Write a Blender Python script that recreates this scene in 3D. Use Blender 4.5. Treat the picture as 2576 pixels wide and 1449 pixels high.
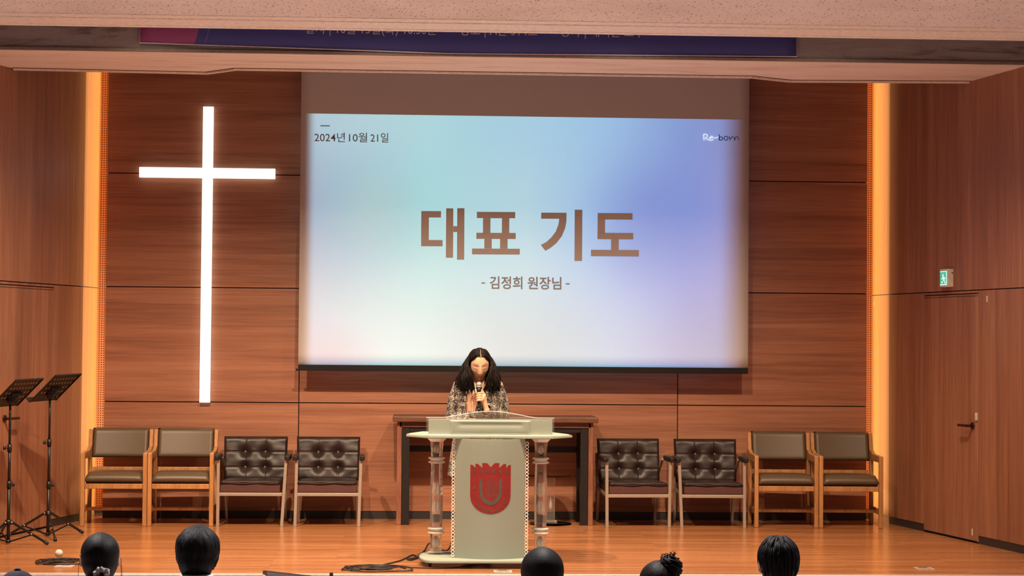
import bpy, bmesh, math, random
from mathutils import Vector, Matrix, noise
PI = math.pi
SC = bpy.context.scene
COL = SC.collection
for o in list(bpy.data.objects):
    bpy.data.objects.remove(o)

# ------------------------------------------------------------------ camera
IW, IH, FPX = 2576, 1449, 4800.0
CAM_Y = -17.4
YAW, PITCH, ROLL, CX, CZ = 0.0516916, 0.0271292, 0.0083996, -0.7009, 1.63443
_f = Vector((math.sin(YAW)*math.cos(PITCH), math.cos(YAW)*math.cos(PITCH), math.sin(PITCH)))
_r0 = Vector((math.cos(YAW), -math.sin(YAW), 0)); _u0 = _r0.cross(_f)
RT = _r0*math.cos(ROLL) + _u0*math.sin(ROLL)
UP = -_r0*math.sin(ROLL) + _u0*math.cos(ROLL)
CPOS = Vector((CX, CAM_Y, CZ))
cd = bpy.data.cameras.new('camera'); cam = bpy.data.objects.new('camera', cd); COL.objects.link(cam)
cd.sensor_width = 36; cd.lens = FPX*36/IW; cd.clip_start = 0.1; cd.clip_end = 200
M = Matrix((( RT.x, UP.x, -_f.x, CPOS.x), (RT.y, UP.y, -_f.y, CPOS.y), (RT.z, UP.z, -_f.z, CPOS.z), (0, 0, 0, 1)))
cam.matrix_world = M
SC.camera = cam

def at(px, py, y):
    """the point of the upright plane at depth y that the photo shows at (px, py)"""
    d = _f*FPX + RT*(px-IW/2) - UP*(py-IH/2)
    return CPOS + d*((y-CAM_Y)/d.y)
def at_z(px, py, z=0.0):
    d = _f*FPX + RT*(px-IW/2) - UP*(py-IH/2)
    return CPOS + d*((z-CZ)/d.z)

# ------------------------------------------------------------------ light and exposure
SC.view_settings.view_transform = 'Standard'; SC.view_settings.look = 'None'
SC.view_settings.exposure = 0.0; SC.view_settings.gamma = 1.0; SC.view_settings.use_curve_mapping = False
w = bpy.data.worlds.new('hall_dusk'); SC.world = w; w.use_nodes = True
w.node_tree.nodes['Background'].inputs[0].default_value = (0.60, 0.56, 0.64, 1)
w.node_tree.nodes['Background'].inputs[1].default_value = 0.075
def spot(name, loc, target, power, color, size_deg, blend, radius=0.06):
    l = bpy.data.lights.new(name, 'SPOT'); l.energy = power; l.color = color
    l.spot_size = math.radians(size_deg); l.spot_blend = blend; l.shadow_soft_size = radius
    o = bpy.data.objects.new(name, l); COL.objects.link(o); o.location = loc
    o.rotation_euler = (Vector(target)-Vector(loc)).to_track_quat('-Z', 'Y').to_euler()
    return o
WARM = (1.0, 0.74, 0.50)
for x, e in ((-2.8, 1.15), (-0.95, 1.0), (0.9, 0.88), (2.5, 0.45)):     # spots over the front of the stage, aimed back at the wall
    spot('stage_spot', (x, -4.40, 4.46), (x*.92, -1.95, 0), 960*e, WARM, 85, 1.0, 0.05)
for x, e in ((-2.6, 1.0), (-0.1, 1.0), (2.7, 1.0)):                  # and three that wash the front boards
    spot('front_wash', (x, -4.85, 4.46), (x, -3.9, 0), 370*e, WARM, 100, 1.0, 0.08)
for x, e in ((-3.2, 1.0), (0, 1.05), (3.2, 0.65)):       # the hall's own downlights over the seats
    for y in (-7.6,):
        spot('hall_light', (x, y, 3.58), (x, y, -.4), 900*e, (1.0, 0.92, 0.91), 112, 0.6, 0.1)
for sx in (-1, 1):                                       # the warm strips behind the edges of the back panelling
    l = bpy.data.lights.new('cove_strip_light', 'AREA'); l.shape = 'RECTANGLE'; l.size = 0.03; l.size_y = 4.3
    l.energy = 15; l.color = (1.0, 0.42, 0.12)
    o = bpy.data.objects.new('cove_strip_light', l); COL.objects.link(o)
    o.location = (sx*3.42, 0.15, 2.2)
    o.matrix_world = Matrix.Translation(o.location) @ Vector((-sx*0.46, 0.89, 0)).to_track_quat('Z', 'Y').to_matrix().to_4x4()

# ------------------------------------------------------------------ materials
class NT:
    def __init__(s, name):
        s.m = bpy.data.materials.new(name); s.m.use_nodes = True
        s.t = s.m.node_tree; s.t.nodes.clear()
        s.out = s.t.nodes.new('ShaderNodeOutputMaterial')
    def n(s, typ, **kw):
        nd = s.t.nodes.new('ShaderNode'+typ)
        for k, v in kw.items():
            if k in nd.inputs: nd.inputs[k].default_value = v
            else: setattr(nd, k, v)
        return nd
    def l(s, a, b): s.t.links.new(a, b)
    def math(s, op, a, b=None, clamp=False):
        nd = s.n('Math', operation=op); nd.use_clamp = clamp
        for i, v in enumerate((a, b)):
            if v is None: continue
            if isinstance(v, (int, float)): nd.inputs[i].default_value = v
            else: s.l(v, nd.inputs[i])
        return nd.outputs[0]
    def mix(s, fac, a, b, blend='MIX'):
        nd = s.n('Mix', data_type='RGBA', blend_type=blend)
        for sock, v in ((nd.inputs[0], fac), (nd.inputs[6], a), (nd.inputs[7], b)):
            if isinstance(v, (int, float)): sock.default_value = v
            elif isinstance(v, tuple): sock.default_value = v if len(v) == 4 else (*v, 1)
            else: s.l(v, sock)
        return nd.outputs[2]
    def ramp(s, fac, stops, interp='LINEAR'):
        nd = s.n('ValToRGB'); cr = nd.color_ramp; cr.interpolation = interp
        while len(cr.elements) < len(stops): cr.elements.new(0.5)
        for e, (p, c) in zip(cr.elements, stops):
            e.position = p; e.color = (*c, 1) if len(c) == 3 else c
        s.l(fac, nd.inputs[0]); return nd.outputs[0]
    def coords(s, scale=(1, 1, 1), kind='Object', rot=(0, 0, 0)):
        tc = s.n('TexCoord'); mp = s.n('Mapping'); mp.inputs['Scale'].default_value = scale
        mp.inputs['Rotation'].default_value = rot
        s.l(tc.outputs[kind], mp.inputs[0]); return mp.outputs[0]
    def noise(s, vec, scale=5., detail=4., rough=.5, dist=0.):
        nd = s.n('TexNoise'); nd.inputs['Scale'].default_value = scale; nd.inputs['Detail'].default_value = detail
        nd.inputs['Roughness'].default_value = rough; nd.inputs['Distortion'].default_value = dist
        s.l(vec, nd.inputs['Vector']); return nd.outputs[0]
    def pbr(s, color, rough=.5, metal=0., spec=.5, bump=None, bump_s=.2, bump_d=.01, **kw):
        p = s.n('BsdfPrincipled')
        if isinstance(color, tuple): p.inputs['Base Color'].default_value = (*color, 1)
        else: s.l(color, p.inputs['Base Color'])
        if isinstance(rough, (int, float)): p.inputs['Roughness'].default_value = rough
        else: s.l(rough, p.inputs['Roughness'])
        p.inputs['Metallic'].default_value = metal; p.inputs['Specular IOR Level'].default_value = spec
        for k, v in kw.items(): p.inputs[k.replace('_', ' ')].default_value = v
        if bump is not None:
            b = s.n('Bump'); b.inputs['Strength'].default_value = bump_s; b.inputs['Distance'].default_value = bump_d
            s.l(bump, b.inputs['Height']); s.l(b.outputs[0], p.inputs['Normal'])
        s.l(p.outputs[0], s.out.inputs[0]); return p

def plain(name, color, rough=.5, metal=0., spec=.5, var=.12, scale=30., **kw):
    t = NT(name); v = t.noise(t.coords(), scale, 3.)
    a = tuple(c*(1-var) for c in color); b = tuple(min(1, c*(1+var)) for c in color)
    t.pbr(t.ramp(v, [(.3, a), (.7, b)]), rough, metal, spec, **kw); return t.m

def wood(name, dark, mid, light, scale, rough=.45, fine=1., panel=True, spec=.4, contrast=1.):
    t = NT(name)
    vec = t.coords(scale)
    if panel:
        at_ = t.n('Attribute'); at_.attribute_name = 'rnd'
        ad = t.n('VectorMath', operation='ADD'); t.l(vec, ad.inputs[0])
        ml = t.n('VectorMath', operation='SCALE'); ml.inputs['Scale'].default_value = 17.3
        cmb = t.n('CombineXYZ'); t.l(at_.outputs['Fac'], cmb.inputs[0]); t.l(at_.outputs['Fac'], cmb.inputs[1]); t.l(at_.outputs['Fac'], cmb.inputs[2])
        t.l(cmb.outputs[0], ml.inputs[0]); t.l(ml.outputs[0], ad.inputs[1]); vec = ad.outputs[0]
    n1 = t.noise(vec, 1.0, 6., .62, .6)
    n2 = t.noise(vec, 4.5*fine, 3., .6, .3)
    v = t.math('ADD', t.math('MULTIPLY', n1, .65), t.math('MULTIPLY', n2, .35))
    k = .17/contrast
    c = t.ramp(v, [(.5-k, dark), (.5, mid), (.5+k, light)])
    t.pbr(c, rough, spec=spec); return t.m

# ------------------------------------------------------------------ mesh helpers
class MB:
    def __init__(s): s.b = bmesh.new()
    def box(s, x0, x1, y0, y1, z0, z1):
        vs = [s.b.verts.new(p) for p in ((x0,y0,z0),(x1,y0,z0),(x1,y1,z0),(x0,y1,z0),(x0,y0,z1),(x1,y0,z1),(x1,y1,z1),(x0,y1,z1))]
        for f in ((3,2,1,0),(4,5,6,7),(0,1,5,4),(1,2,6,5),(2,3,7,6),(3,0,4,7)): s.b.faces.new([vs[i] for i in f])
        return vs
    def bar(s, a, b, w, h, up=(0, 0, 1)):
        """a square bar from a to b, w wide and h high"""
        a, b = Vector(a), Vector(b); d = (b-a).normalized(); up = Vector(up)
        sd = d.cross(up)
        if sd.length < 1e-4: sd = d.cross(Vector((0, 1, 0)))
        sd.normalize(); u = sd.cross(d)
        q = [(-w/2, -h/2), (w/2, -h/2), (w/2, h/2), (-w/2, h/2)]
        r0 = [s.b.verts.new(a+sd*x+u*y) for x, y in q]; r1 = [s.b.verts.new(b+sd*x+u*y) for x, y in q]
        for i in range(4): s.b.faces.new((r0[i], r0[(i+1) % 4], r1[(i+1) % 4], r1[i]))
        s.b.faces.new(r0[::-1]); s.b.faces.new(r1)
    def tube(s, pts, rad, n=8, caps=True, closed=False):
        pts = [Vector(p) for p in pts]; m = len(pts)
        if not hasattr(rad, '__len__'): rad = [rad]*m
        prev = None; rings = []
        for i, p in enumerate(pts):
            if closed: d = pts[(i+1) % m]-pts[i-1]
            else: d = pts[min(i+1, m-1)]-pts[max(i-1, 0)]
            if d.length < 1e-9: d = Vector((0, 0, 1))
            d.normalize()
            if prev is None:
                a = Vector((0, 0, 1)) if abs(d.z) < .9 else Vector((1, 0, 0))
                u = d.cross(a).normalized()
            else:
                u = prev - d*prev.dot(d)
                if u.length < 1e-6: u = d.orthogonal()
                u.normalize()
            prev = u; v = d.cross(u)
            rings.append([s.b.verts.new(p+(u*math.cos(2*PI*k/n)+v*math.sin(2*PI*k/n))*rad[i]) for k in range(n)])
        for i in range(m-1 if not closed else m):
            a, b = rings[i], rings[(i+1) % m]
            for k in range(n): s._f((a[k], a[(k+1) % n], b[(k+1) % n], b[k]), True)
        if caps and not closed:
            s._f(rings[0][::-1]); s._f(rings[-1])
    def _f(s, vs, smooth=False):
        try:
            f = s.b.faces.new(vs); f.smooth = smooth; return f
        except ValueError: return None
    def lathe(s, prof, c=(0, 0, 0), n=24, smooth=True, sx=1., sy=1., phase=0.):
        c = Vector(c); rings = []
        for r, z in prof:
            if r < 1e-6: rings.append([s.b.verts.new(c+Vector((0, 0, z)))])
            else: rings.append([s.b.verts.new(c+Vector((r*sx*math.cos(2*PI*k/n+phase), r*sy*math.sin(2*PI*k/n+phase), z))) for k in range(n)])
        for a, b in zip(rings, rings[1:]):
            for k in range(n):
                q = (k+1) % n
                if len(a) == 1 and len(b) == 1: continue
                if len(a) == 1: s._f((a[0], b[q], b[k]), smooth)
                elif len(b) == 1: s._f((a[k], a[q], b[0]), smooth)
                else: s._f((a[k], a[q], b[q], b[k]), smooth)
        if len(rings[0]) > 1: s._f(rings[0][::-1])
        if len(rings[-1]) > 1: s._f(rings[-1])
    def loft(s, rings, n=28, p=2.0, smooth=True):
        """rings of (z, cx, cy, rx, ry); superellipse exponent p"""
        R = []
        for z, cx, cy, rx, ry in rings:
            q = []
            for k in range(n):
                a = 2*PI*k/n; c_, s_ = math.cos(a), math.sin(a)
                q.append(s.b.verts.new((cx+rx*math.copysign(abs(c_)**(2/p), c_), cy+ry*math.copysign(abs(s_)**(2/p), s_), z)))
            R.append(q)
        for a, b in zip(R, R[1:]):
            for k in range(n): s._f((a[k], a[(k+1) % n], b[(k+1) % n], b[k]), smooth)
        s._f(R[0][::-1]); s._f(R[-1])
    def prism(s, poly, z0, z1, plane='xy'):
        def P(x, y, z): return (x, y, z) if plane == 'xy' else (x, z, y)
        a = [s.b.verts.new(P(x, y, z0)) for x, y in poly]; b = [s.b.verts.new(P(x, y, z1)) for x, y in poly]
        n = len(poly)
        for i in range(n): s._f((a[i], a[(i+1) % n], b[(i+1) % n], b[i]))
        f1 = s._f(a[::-1]); f2 = s._f(b)
        for f in (f1, f2):
            if f: f.normal_update()
        bmesh.ops.triangulate(s.b, faces=[f for f in (f1, f2) if f and len(f.verts) > 4])
    def grid(s, nx, ny, fn, smooth=True, keep=None):
        vs = [[s.b.verts.new(fn(i/nx, j/ny)) for i in range(nx+1)] for j in range(ny+1)]
        for j in range(ny):
            for i in range(nx):
                if keep and not keep((i+.5)/nx, (j+.5)/ny): continue
                s._f((vs[j][i], vs[j][i+1], vs[j+1][i+1], vs[j+1][i]), smooth)
    def sphere(s, c, r, n=16, m=10):
        rx, ry, rz = (r, r, r) if not hasattr(r, '__len__') else r
        c = Vector(c)
        prof = [(math.sin(PI*j/m), -math.cos(PI*j/m)) for j in range(m+1)]
        rings = []
        for q, z in prof:
            if q < 1e-6: rings.append([s.b.verts.new(c+Vector((0, 0, z*rz)))])
            else: rings.append([s.b.verts.new(c+Vector((q*rx*math.cos(2*PI*k/n), q*ry*math.sin(2*PI*k/n), z*rz))) for k in range(n)])
        for a, b in zip(rings, rings[1:]):
            for k in range(n):
                t = (k+1) % n
                if len(a) == 1: s._f((a[0], b[t], b[k]), True)
                elif len(b) == 1: s._f((a[k], a[t], b[0]), True)
                else: s._f((a[k], a[t], b[t], b[k]), True)
    def torus(s, c, R, r, axis='z', n=20, m=8):
        c = Vector(c); pts = []
        for k in range(n):
            a = 2*PI*k/n; x, y = R*math.cos(a), R*math.sin(a)
            pts.append(c+Vector({'z': (x, y, 0), 'y': (x, 0, y), 'x': (0, x, y)}[axis]))
        s.tube(pts, r, m, closed=True)
    def xform(s, mat, start=0):
        s.b.verts.ensure_lookup_table()
        for v in s.b.verts[start:]: v.co = mat @ v.co
    def mark(s): s.b.verts.ensure_lookup_table(); return len(s.b.verts)
    def mesh(s, name):
        bmesh.ops.recalc_face_normals(s.b, faces=s.b.faces)
        me = bpy.data.meshes.new(name); s.b.to_mesh(me); s.b.free(); return me
    def build(s, name, mat, parent=None, bevel=0, segs=2, loc=None, mods=None):
        o = bpy.data.objects.new(name, s.mesh(name)); COL.objects.link(o)
        if mat: o.data.materials.append(mat)
        if parent: o.parent = parent
        if loc: o.location = loc
        if bevel:
            m = o.modifiers.new('bevel', 'BEVEL'); m.width = bevel; m.segments = segs; m.limit_method = 'ANGLE'; m.angle_limit = math.radians(40)
        return o

def tag(o, label=None, cat=None, group=None, kind=None):
    if label: o['label'] = label
    if cat: o['category'] = cat
    if group: o['group'] = group
    if kind: o['kind'] = kind
    return o
def thing(name, label, cat, loc=(0, 0, 0), rz=0, group=None):
    o = bpy.data.objects.new(name, None); COL.objects.link(o); o.empty_display_size = .1
    o.location = loc; o.rotation_euler = (0, 0, rz)
    return tag(o, label, cat, group)
def dup(root, loc, rz, label, group=None):
    r = root.copy(); COL.objects.link(r); r.location = loc; r.rotation_euler = (0, 0, rz); tag(r, label, None, group)
    for ch in list(root.children):
        c = ch.copy(); COL.objects.link(c); c.parent = r
        for g in list(ch.children):
            d = g.copy(); COL.objects.link(d); d.parent = c
    return r
def struct(o): o['kind'] = 'structure'; return o
def evaluated_mesh(o, name):
    dg = bpy.context.evaluated_depsgraph_get(); dg.update()
    me = bpy.data.meshes.new_from_object(o.evaluated_get(dg)); me.name = name; return me
def set_rnd(o, seed=1):
    """one random number per separate panel, so that grain differs from panel to panel"""
    me = o.data; rnd = random.Random(seed)
    a = me.attributes.new('rnd', 'FLOAT', 'FACE')
    bm = bmesh.new(); bm.from_mesh(me); bm.faces.ensure_lookup_table(); seen = {}
    for f in bm.faces:
        if f.index in seen: continue
        v = rnd.random(); st = [f]; seen[f.index] = v
        while st:
            q = st.pop()
            for e in q.edges:
                for g in e.link_faces:
                    if g.index not in seen: seen[g.index] = v; st.append(g)
    for i, v in seen.items(): a.data[i].value = v
    bm.free()

# ------------------------------------------------------------------ materials used by many things
M_BACK = wood('walnut_panel_horizontal', (.20, .075, .042), (.34, .140, .078), (.46, .215, .125), (.28, 1, 10), .48, 1.5, contrast=.85)
M_SIDE = wood('walnut_panel_vertical', (.20, .078, .040), (.32, .135, .070), (.44, .21, .115), (7, 7, .22), .5, 2.2)
M_COVE = wood('pale_cove_panel', (.55, .36, .20), (.66, .45, .27), (.76, .55, .35), (9, 9, .3), .5, 2.0)
M_BLACKBASE = plain('dark_skirting', (.030, .026, .028), .45)
M_BLACK = plain('black_steel', (.016, .014, .014), .42, .3)
M_GAP = plain('dark_gap', (.008, .005, .004), .9)
M_RUBBER = plain('black_rubber', (.014, .013, .013), .6)
M_WHITEPL = plain('white_plastic', (.72, .66, .60), .4)
M_BRONZE = plain('bronze_metal', (.07, .035, .02), .35, .8)

# ================================================================== THE SETTING
# stage floor
t = NT('stage_planks')
vec = t.coords((1, 1, 1))
br = t.n('TexBrick'); t.l(vec, br.inputs['Vector'])
br.offset = .37; br.inputs['Scale'].default_value = 1; br.inputs['Brick Width'].default_value = 1.25; br.inputs['Row Height'].default_value = .075
br.inputs['Mortar Size'].default_value = .0016; br.inputs['Bias'].default_value = 0.0
br.inputs['Color1'].default_value = (0, 0, 0, 1); br.inputs['Color2'].default_value = (1, 1, 1, 1); br.inputs['Mortar'].default_value = (.2, .2, .2, 1)
g1 = t.noise(t.coords((1.2, 22, 1)), 1.6, 6., .6, .5)
g2 = t.noise(t.coords((2.5, 70, 1)), 2., 3., .6)
v = t.math('ADD', t.math('MULTIPLY', br.outputs['Color'], .22), t.math('ADD', t.math('MULTIPLY', g1, .5), t.math('MULTIPLY', g2, .32)))
c = t.ramp(v, [(.28, (.25, .086, .028)), (.52, (.40, .160, .062)), (.78, (.52, .235, .10))])
c = t.mix(t.math('MULTIPLY', br.outputs['Fac'], .55), c, (.13, .045, .02))
t.pbr(c, t.math('ADD', t.math('MULTIPLY', g1, .10), .17), spec=.5, bump=g2, bump_s=.06, bump_d=.004)
M_FLOOR = t.m
b = MB(); b.box(-5.6, 5.6, -4.06, .6, -.08, 0); struct(b.build('floor', M_FLOOR))
b = MB(); b.box(-5.6, 5.6, -4.03, -3.95, -.45, -.08); struct(b.build('wall_stage_front', plain('stage_front_board', (.05, .03, .022), .6)))
b = MB(); b.box(-5.6, 5.6, -4.125, -4.06, -.05, .004); struct(b.build('trim_1', plain('pale_nosing', (.62, .50, .42), .35, .3), bevel=.004))
b = MB(); b.box(-7, 7, -19, -4.0, -.53, -.45); struct(b.build('floor', plain('hall_floor', (.50, .36, .31), .5)))

# back wall: panels with real grooves between them
b = MB(); G = .0045; zs = [.067, 1.048, 2.085, 3.114, 4.6]; xs = [-3.477, -1.7275, 1.7275, 3.477]
for i in range(3):
    for j in range(4):
        b.box(xs[i]+(G if i else 0), xs[i+1]-(G if i < 2 else 0), 0, .02, zs[j]+G, zs[j+1]-G)
wb = struct(b.build('wall_back', M_BACK)); set_rnd(wb, 4)
b = MB(); b.box(-3.47, 3.47, .0205, .030, 0, 4.6); struct(b.build('wall_backing', M_GAP))
b = MB(); b.box(-3.477, 3.477, .006, .02, 0, .069); struct(b.build('baseboard_back', M_BLACKBASE))

# the lit coves left and right of it
t = NT('dotted_cove_strip')
sx_ = t.n('SeparateXYZ'); tc = t.n('TexCoord'); t.l(tc.outputs['Object'], sx_.inputs[0])
u = t.math('MULTIPLY', t.math('ABSOLUTE', sx_.outputs[0]), 1/.021); vv = t.math('MULTIPLY', sx_.outputs[2], 1/.021)
du = t.math('SUBTRACT', t.math('FRACT', u), .5); dv = t.math('SUBTRACT', t.math('FRACT', vv), .5)
dd = t.math('SQRT', t.math('ADD', t.math('MULTIPLY', du, du), t.math('MULTIPLY', dv, dv)))
c = t.ramp(dd, [(.22, (.16, .05, .02)), (.34, (.90, .46, .24))])
t.pbr(c, .5); M_DOT = t.m
b = MB(); b.box(-3.60, -3.40, .20, .22, .075, 4.6); struct(b.build('trim_2', M_DOT))
b = MB(); b.box(3.40, 3.60, .20, .22, .075, 4.6); struct(b.build('trim_3', M_DOT))
b = MB(); b.box(-3.60, -3.40, .195, .22, 0, .073); b.box(3.40, 3.60, .195, .22, 0, .073); struct(b.build('baseboard_cove', plain('grey_skirting', (.10, .085, .075), .5)))

# side walls: local frame (s along the wall towards the hall, n into the room)
def wall_side(side):
    if side == 'left': K, d = Vector((-3.63, -.28, 0)), Vector((-.255, -1, 0)).normalized()
    else: K, d = Vector((3.615, -.28, 0)), Vector((.185, -1, 0)).normalized()
    nrm = Vector((-d.y, d.x, 0))
    if nrm.x*K.x > 0: nrm = -nrm
    return K, d, nrm
def sbox(b, side, s0, s1, z0, z1, n0, n1):
    K, d, n = wall_side(side); q = b.mark(); b.box(s0, s1, n0, n1, z0, z1)
    b.xform(Matrix(((d.x, n.x, 0, K.x), (d.y, n.y, 0, K.y), (0, 0, 1, 0), (0, 0, 0, 1))), q)
def spt(side, s, z, n):
    K, d, nr = wall_side(side); return K+d*s+nr*n+Vector((0, 0, z))
G = .004
for side, d0, d1 in (('left', .60, 1.62), ('right', .72, 1.715)):
    b = MB()
    sbox(b, side, 0, d0-.020, .067, 2.075-G, -.03, 0); sbox(b, side, d1+.012, 6.0, .067, 2.075-G, -.03, 0)
    sbox(b, side, 0, 6.0, 2.075+G, 4.6, -.03, 0); sbox(b, side, d0-.012+G, d1+.012-G, 2.052, 2.075-G, -.03, 0)
    o = struct(b.build('wall_'+side, M_SIDE)); set_rnd(o, 7)
    b = MB(); sbox(b, side, 0, 6.0, 0, 4.6, -.06, -.034); struct(b.build('wall_backing', M_GAP))
    b = MB(); sbox(b, side, 0, d0-.016, 0, .069, -.03, -.004); sbox(b, side, d1+.016, 6.0, 0, .069, -.03, -.004)
    struct(b.build('baseboard_'+side, M_BLACKBASE))
    num = '1' if side == 'left' else '2'
    b = MB(); sbox(b, side, d0, d1, .012, 2.044, -.03, -.001); dr = struct(b.build('door_'+num, M_SIDE)); set_rnd(dr, 11)
    b = MB(); sbox(b, side, d0+.006, d1-.006, .012, .019, -.003, .0004); sbox(b, side, d0+.006, d1-.006, 2.026, 2.030, -.003, .0004)
    b.build('door_line', M_GAP, dr)
    # lever handle: rose, neck and lever
    hs, hz, sg = (d1-.125, .962, -1) if side == 'left' else (d1-.085, .959, -1)
    K, dv_, nr = wall_side(side); b = MB()
    b.tube([spt(side, hs, hz, -.002), spt(side, hs, hz, .010)], .029, 20)
    b.tube([spt(side, hs, hz, .008), spt(side, hs, hz, .055)], .011, 12)
    b.tube([spt(side, hs, hz, .055), spt(side, hs+sg*.06, hz, .06), spt(side, hs+sg*.145, hz, .06)], .011, 12)
    b.build('door_handle', M_BRONZE, dr, bevel=.002)
# splayed cove panels between side walls and the strips
for sx, K in ((-1, (-3.63, -.28)), (1, (3.615, -.28))):
    b = MB(); q = [(sx*3.572, .20), K, (K[0]+sx*.03, K[1]), (sx*3.61, .20)]
    b.prism(q, .073, 2.075-.003); b.prism(q, 2.075+.003, 4.6)
    struct(b.build('wall_cove', M_COVE))
    b = MB(); b.prism([(sx*3.580, .20), (K[0]+sx*.008, K[1]), (K[0]+sx*.03, K[1]), (sx*3.61, .20)], 0, .071)
    struct(b.build('baseboard_cove', plain('pale_cove_skirting', (.50, .42, .34), .5)))

# ceilings
t = NT('fissured_ceiling_tile')
vec = t.coords((1, 1, 1)); tcv = t.n('TexCoord')
vo = t.n('TexVoronoi', feature='F1'); vo.inputs['Scale'].default_value = 46; vo.inputs['Randomness'].default_value = 1
vec0 = vec; vec = t.coords((1, .42, 1))
n0 = t.n('TexNoise'); n0.inputs['Scale'].default_value = 60; t.l(vec, n0.inputs['Vector'])
ad = t.n('VectorMath', operation='MULTIPLY_ADD'); t.l(n0.outputs['Color'], ad.inputs[0]); ad.inputs[1].default_value = (.022, .022, .022); t.l(vec, ad.inputs[2])
t.l(ad.outputs[0], vo.inputs['Vector'])
fis = t.ramp(vo.outputs['Distance'], [(.17, (1, 1, 1)), (.25, (0, 0, 0))])
bk = t.n('TexBrick'); bk.offset = 0; t.l(vec0, bk.inputs['Vector']); bk.inputs['Scale'].default_value = 1; bk.inputs['Brick Width'].default_value = .6; bk.inputs['Row Height'].default_value = .3
bk.inputs['Mortar Size'].default_value = .0015
stn = t.noise(t.coords((1, 1, 1)), 1.7, 4.)
c = t.ramp(stn, [(.3, (.72, .65, .61)), (.7, (.84, .77, .73))])
c = t.mix(t.math('MULTIPLY', fis, .8), c, (.20, .13, .10))
c = t.mix(t.math('MULTIPLY', bk.outputs['Fac'], .18), c, (.3, .22, .18))
t.pbr(c, .9, spec=.1, bump=fis, bump_s=-.3, bump_d=.003); M_TILE = t.m
t = NT('stained_board')
a = t.noise(t.coords((.5, 3, 3)), 2.2, 6., .6, .8); d = t.noise(t.coords((1, 1, 1)), 120, 2.)
c = t.ramp(a, [(.30, (.66, .57, .49)), (.46, (.86, .79, .73)), (.75, (.92, .86, .80))])
c = t.mix(t.ramp(d, [(.60, (0, 0, 0)), (.72, (.35, .35, .35))]), c, (.35, .25, .2))
t.pbr(c, .8, spec=.15); M_SOFFIT = t.m
M_LIP = plain('pale_lip', (.86, .78, .70), .5)
# soffit over the stage, its back edge notched for the screen
zs_ = 3.811
poly = [(-4.35, -2.72), (-3.975, -1.70), (-2.42, -1.63), (-2.16, -1.89), (2.06, -1.90), (2.42, -1.69), (3.90, -1.80), (4.35, -2.78)]
b = MB(); b.prism(poly, zs_, zs_+.06); struct(b.build('ceiling', M_SOFFIT))
b = MB()
for p, q in zip(poly[1:-2], poly[2:-1]): b.bar((*p, zs_+.004), (*q, zs_+.004), .030, .034)
struct(b.build('trim_4', M_LIP))
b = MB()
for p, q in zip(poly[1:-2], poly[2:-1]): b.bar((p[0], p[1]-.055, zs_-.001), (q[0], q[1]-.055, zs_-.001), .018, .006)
struct(b.build('trim_5', plain('dark_edge_line', (.16, .10, .07), .9)))  # dark strip along the underside, beside the pale lip
b = MB()
for p, q in zip(poly[1:-2], poly[2:-1]): b.bar((*p, 4.22), (*q, 4.22), .02, .76)
struct(b.build('wall_trough', M_SOFFIT))
# upright face above the front of the soffit (carries the banner), recess and hall ceiling
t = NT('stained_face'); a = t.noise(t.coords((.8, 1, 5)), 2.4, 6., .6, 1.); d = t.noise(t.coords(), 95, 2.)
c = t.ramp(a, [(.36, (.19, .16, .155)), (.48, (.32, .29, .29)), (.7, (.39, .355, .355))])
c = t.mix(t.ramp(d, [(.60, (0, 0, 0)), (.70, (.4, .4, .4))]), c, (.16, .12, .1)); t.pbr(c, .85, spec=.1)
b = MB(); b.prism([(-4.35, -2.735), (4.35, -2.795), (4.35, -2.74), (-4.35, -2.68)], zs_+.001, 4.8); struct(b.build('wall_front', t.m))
b = MB(); b.prism([(-4.35, -2.75), (4.35, -2.81), (4.35, -2.795), (-4.35, -2.735)], zs_+.002, zs_+.022); struct(b.build('trim_6', plain('dark_ledge', (.25, .21, .19), .8)))  # darker band along the foot of the upright face
b = MB(); b.box(-6, 6, -5.3, .5, 4.6, 4.7); struct(b.build('ceiling', plain('recess_board', (.3, .26, .24), .8)))
b = MB(); b.prism([(-6, -5.60), (6, -5.70), (6, -13), (-6, -13)], 3.612, 3.66); struct(b.build('ceiling', M_TILE))
b = MB()
b.prism([(-6, -5.21), (6, -5.31), (6, -5.60), (-6, -5.50)], 3.600, 3.66)
b.prism([(-6, -5.50), (6, -5.60), (6, -5.71), (-6, -5.61)], 3.606, 3.66)
struct(b.build('trim_7', M_LIP, bevel=.004))
b = MB(); b.prism([(-6, -5.275), (6, -5.375), (6, -5.315), (-6, -5.215)], 3.594, 3.64); struct(b.build('trim_8', M_LIP, bevel=.006))
b = MB(); b.prism([(-6, -5.21), (6, -5.31), (6, -5.35), (-6, -5.25)], 3.64, 4.6); struct(b.build('wall_recess', M_SOFFIT))
# ================================================================== FURNITURE ON THE STAGE
M_OAK = wood('oak_frame', (.30, .135, .048), (.43, .20, .075), (.55, .28, .11), (18, 18, 2.2), .38, 1.5, panel=False)
M_TAN = plain('tan_vinyl', (.098, .063, .035), .45, var=.06, scale=60)
t = NT('dark_brown_leather'); n = t.noise(t.coords(), 9., 4.); f = t.noise(t.coords(), 120., 2.)
t.pbr(t.ramp(n, [(.3, (.015, .008, .007)), (.7, (.032, .018, .016))]), t.math('ADD', t.math('MULTIPLY', n, .16), .30), spec=.32, bump=f, bump_s=.12, bump_d=.002)
M_LEATHER = t.m
M_BUTTON = plain('pale_button', (.16, .13, .12), .35)  # buttons paler than the leather
M_LEATHER_SIDE = plain('brown_vinyl_front', (.075, .026, .022), .55, var=.08)
M_CHROMEGREY = plain('grey_painted_tube', (.36, .285, .23), .4, .25, var=.05)

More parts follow.
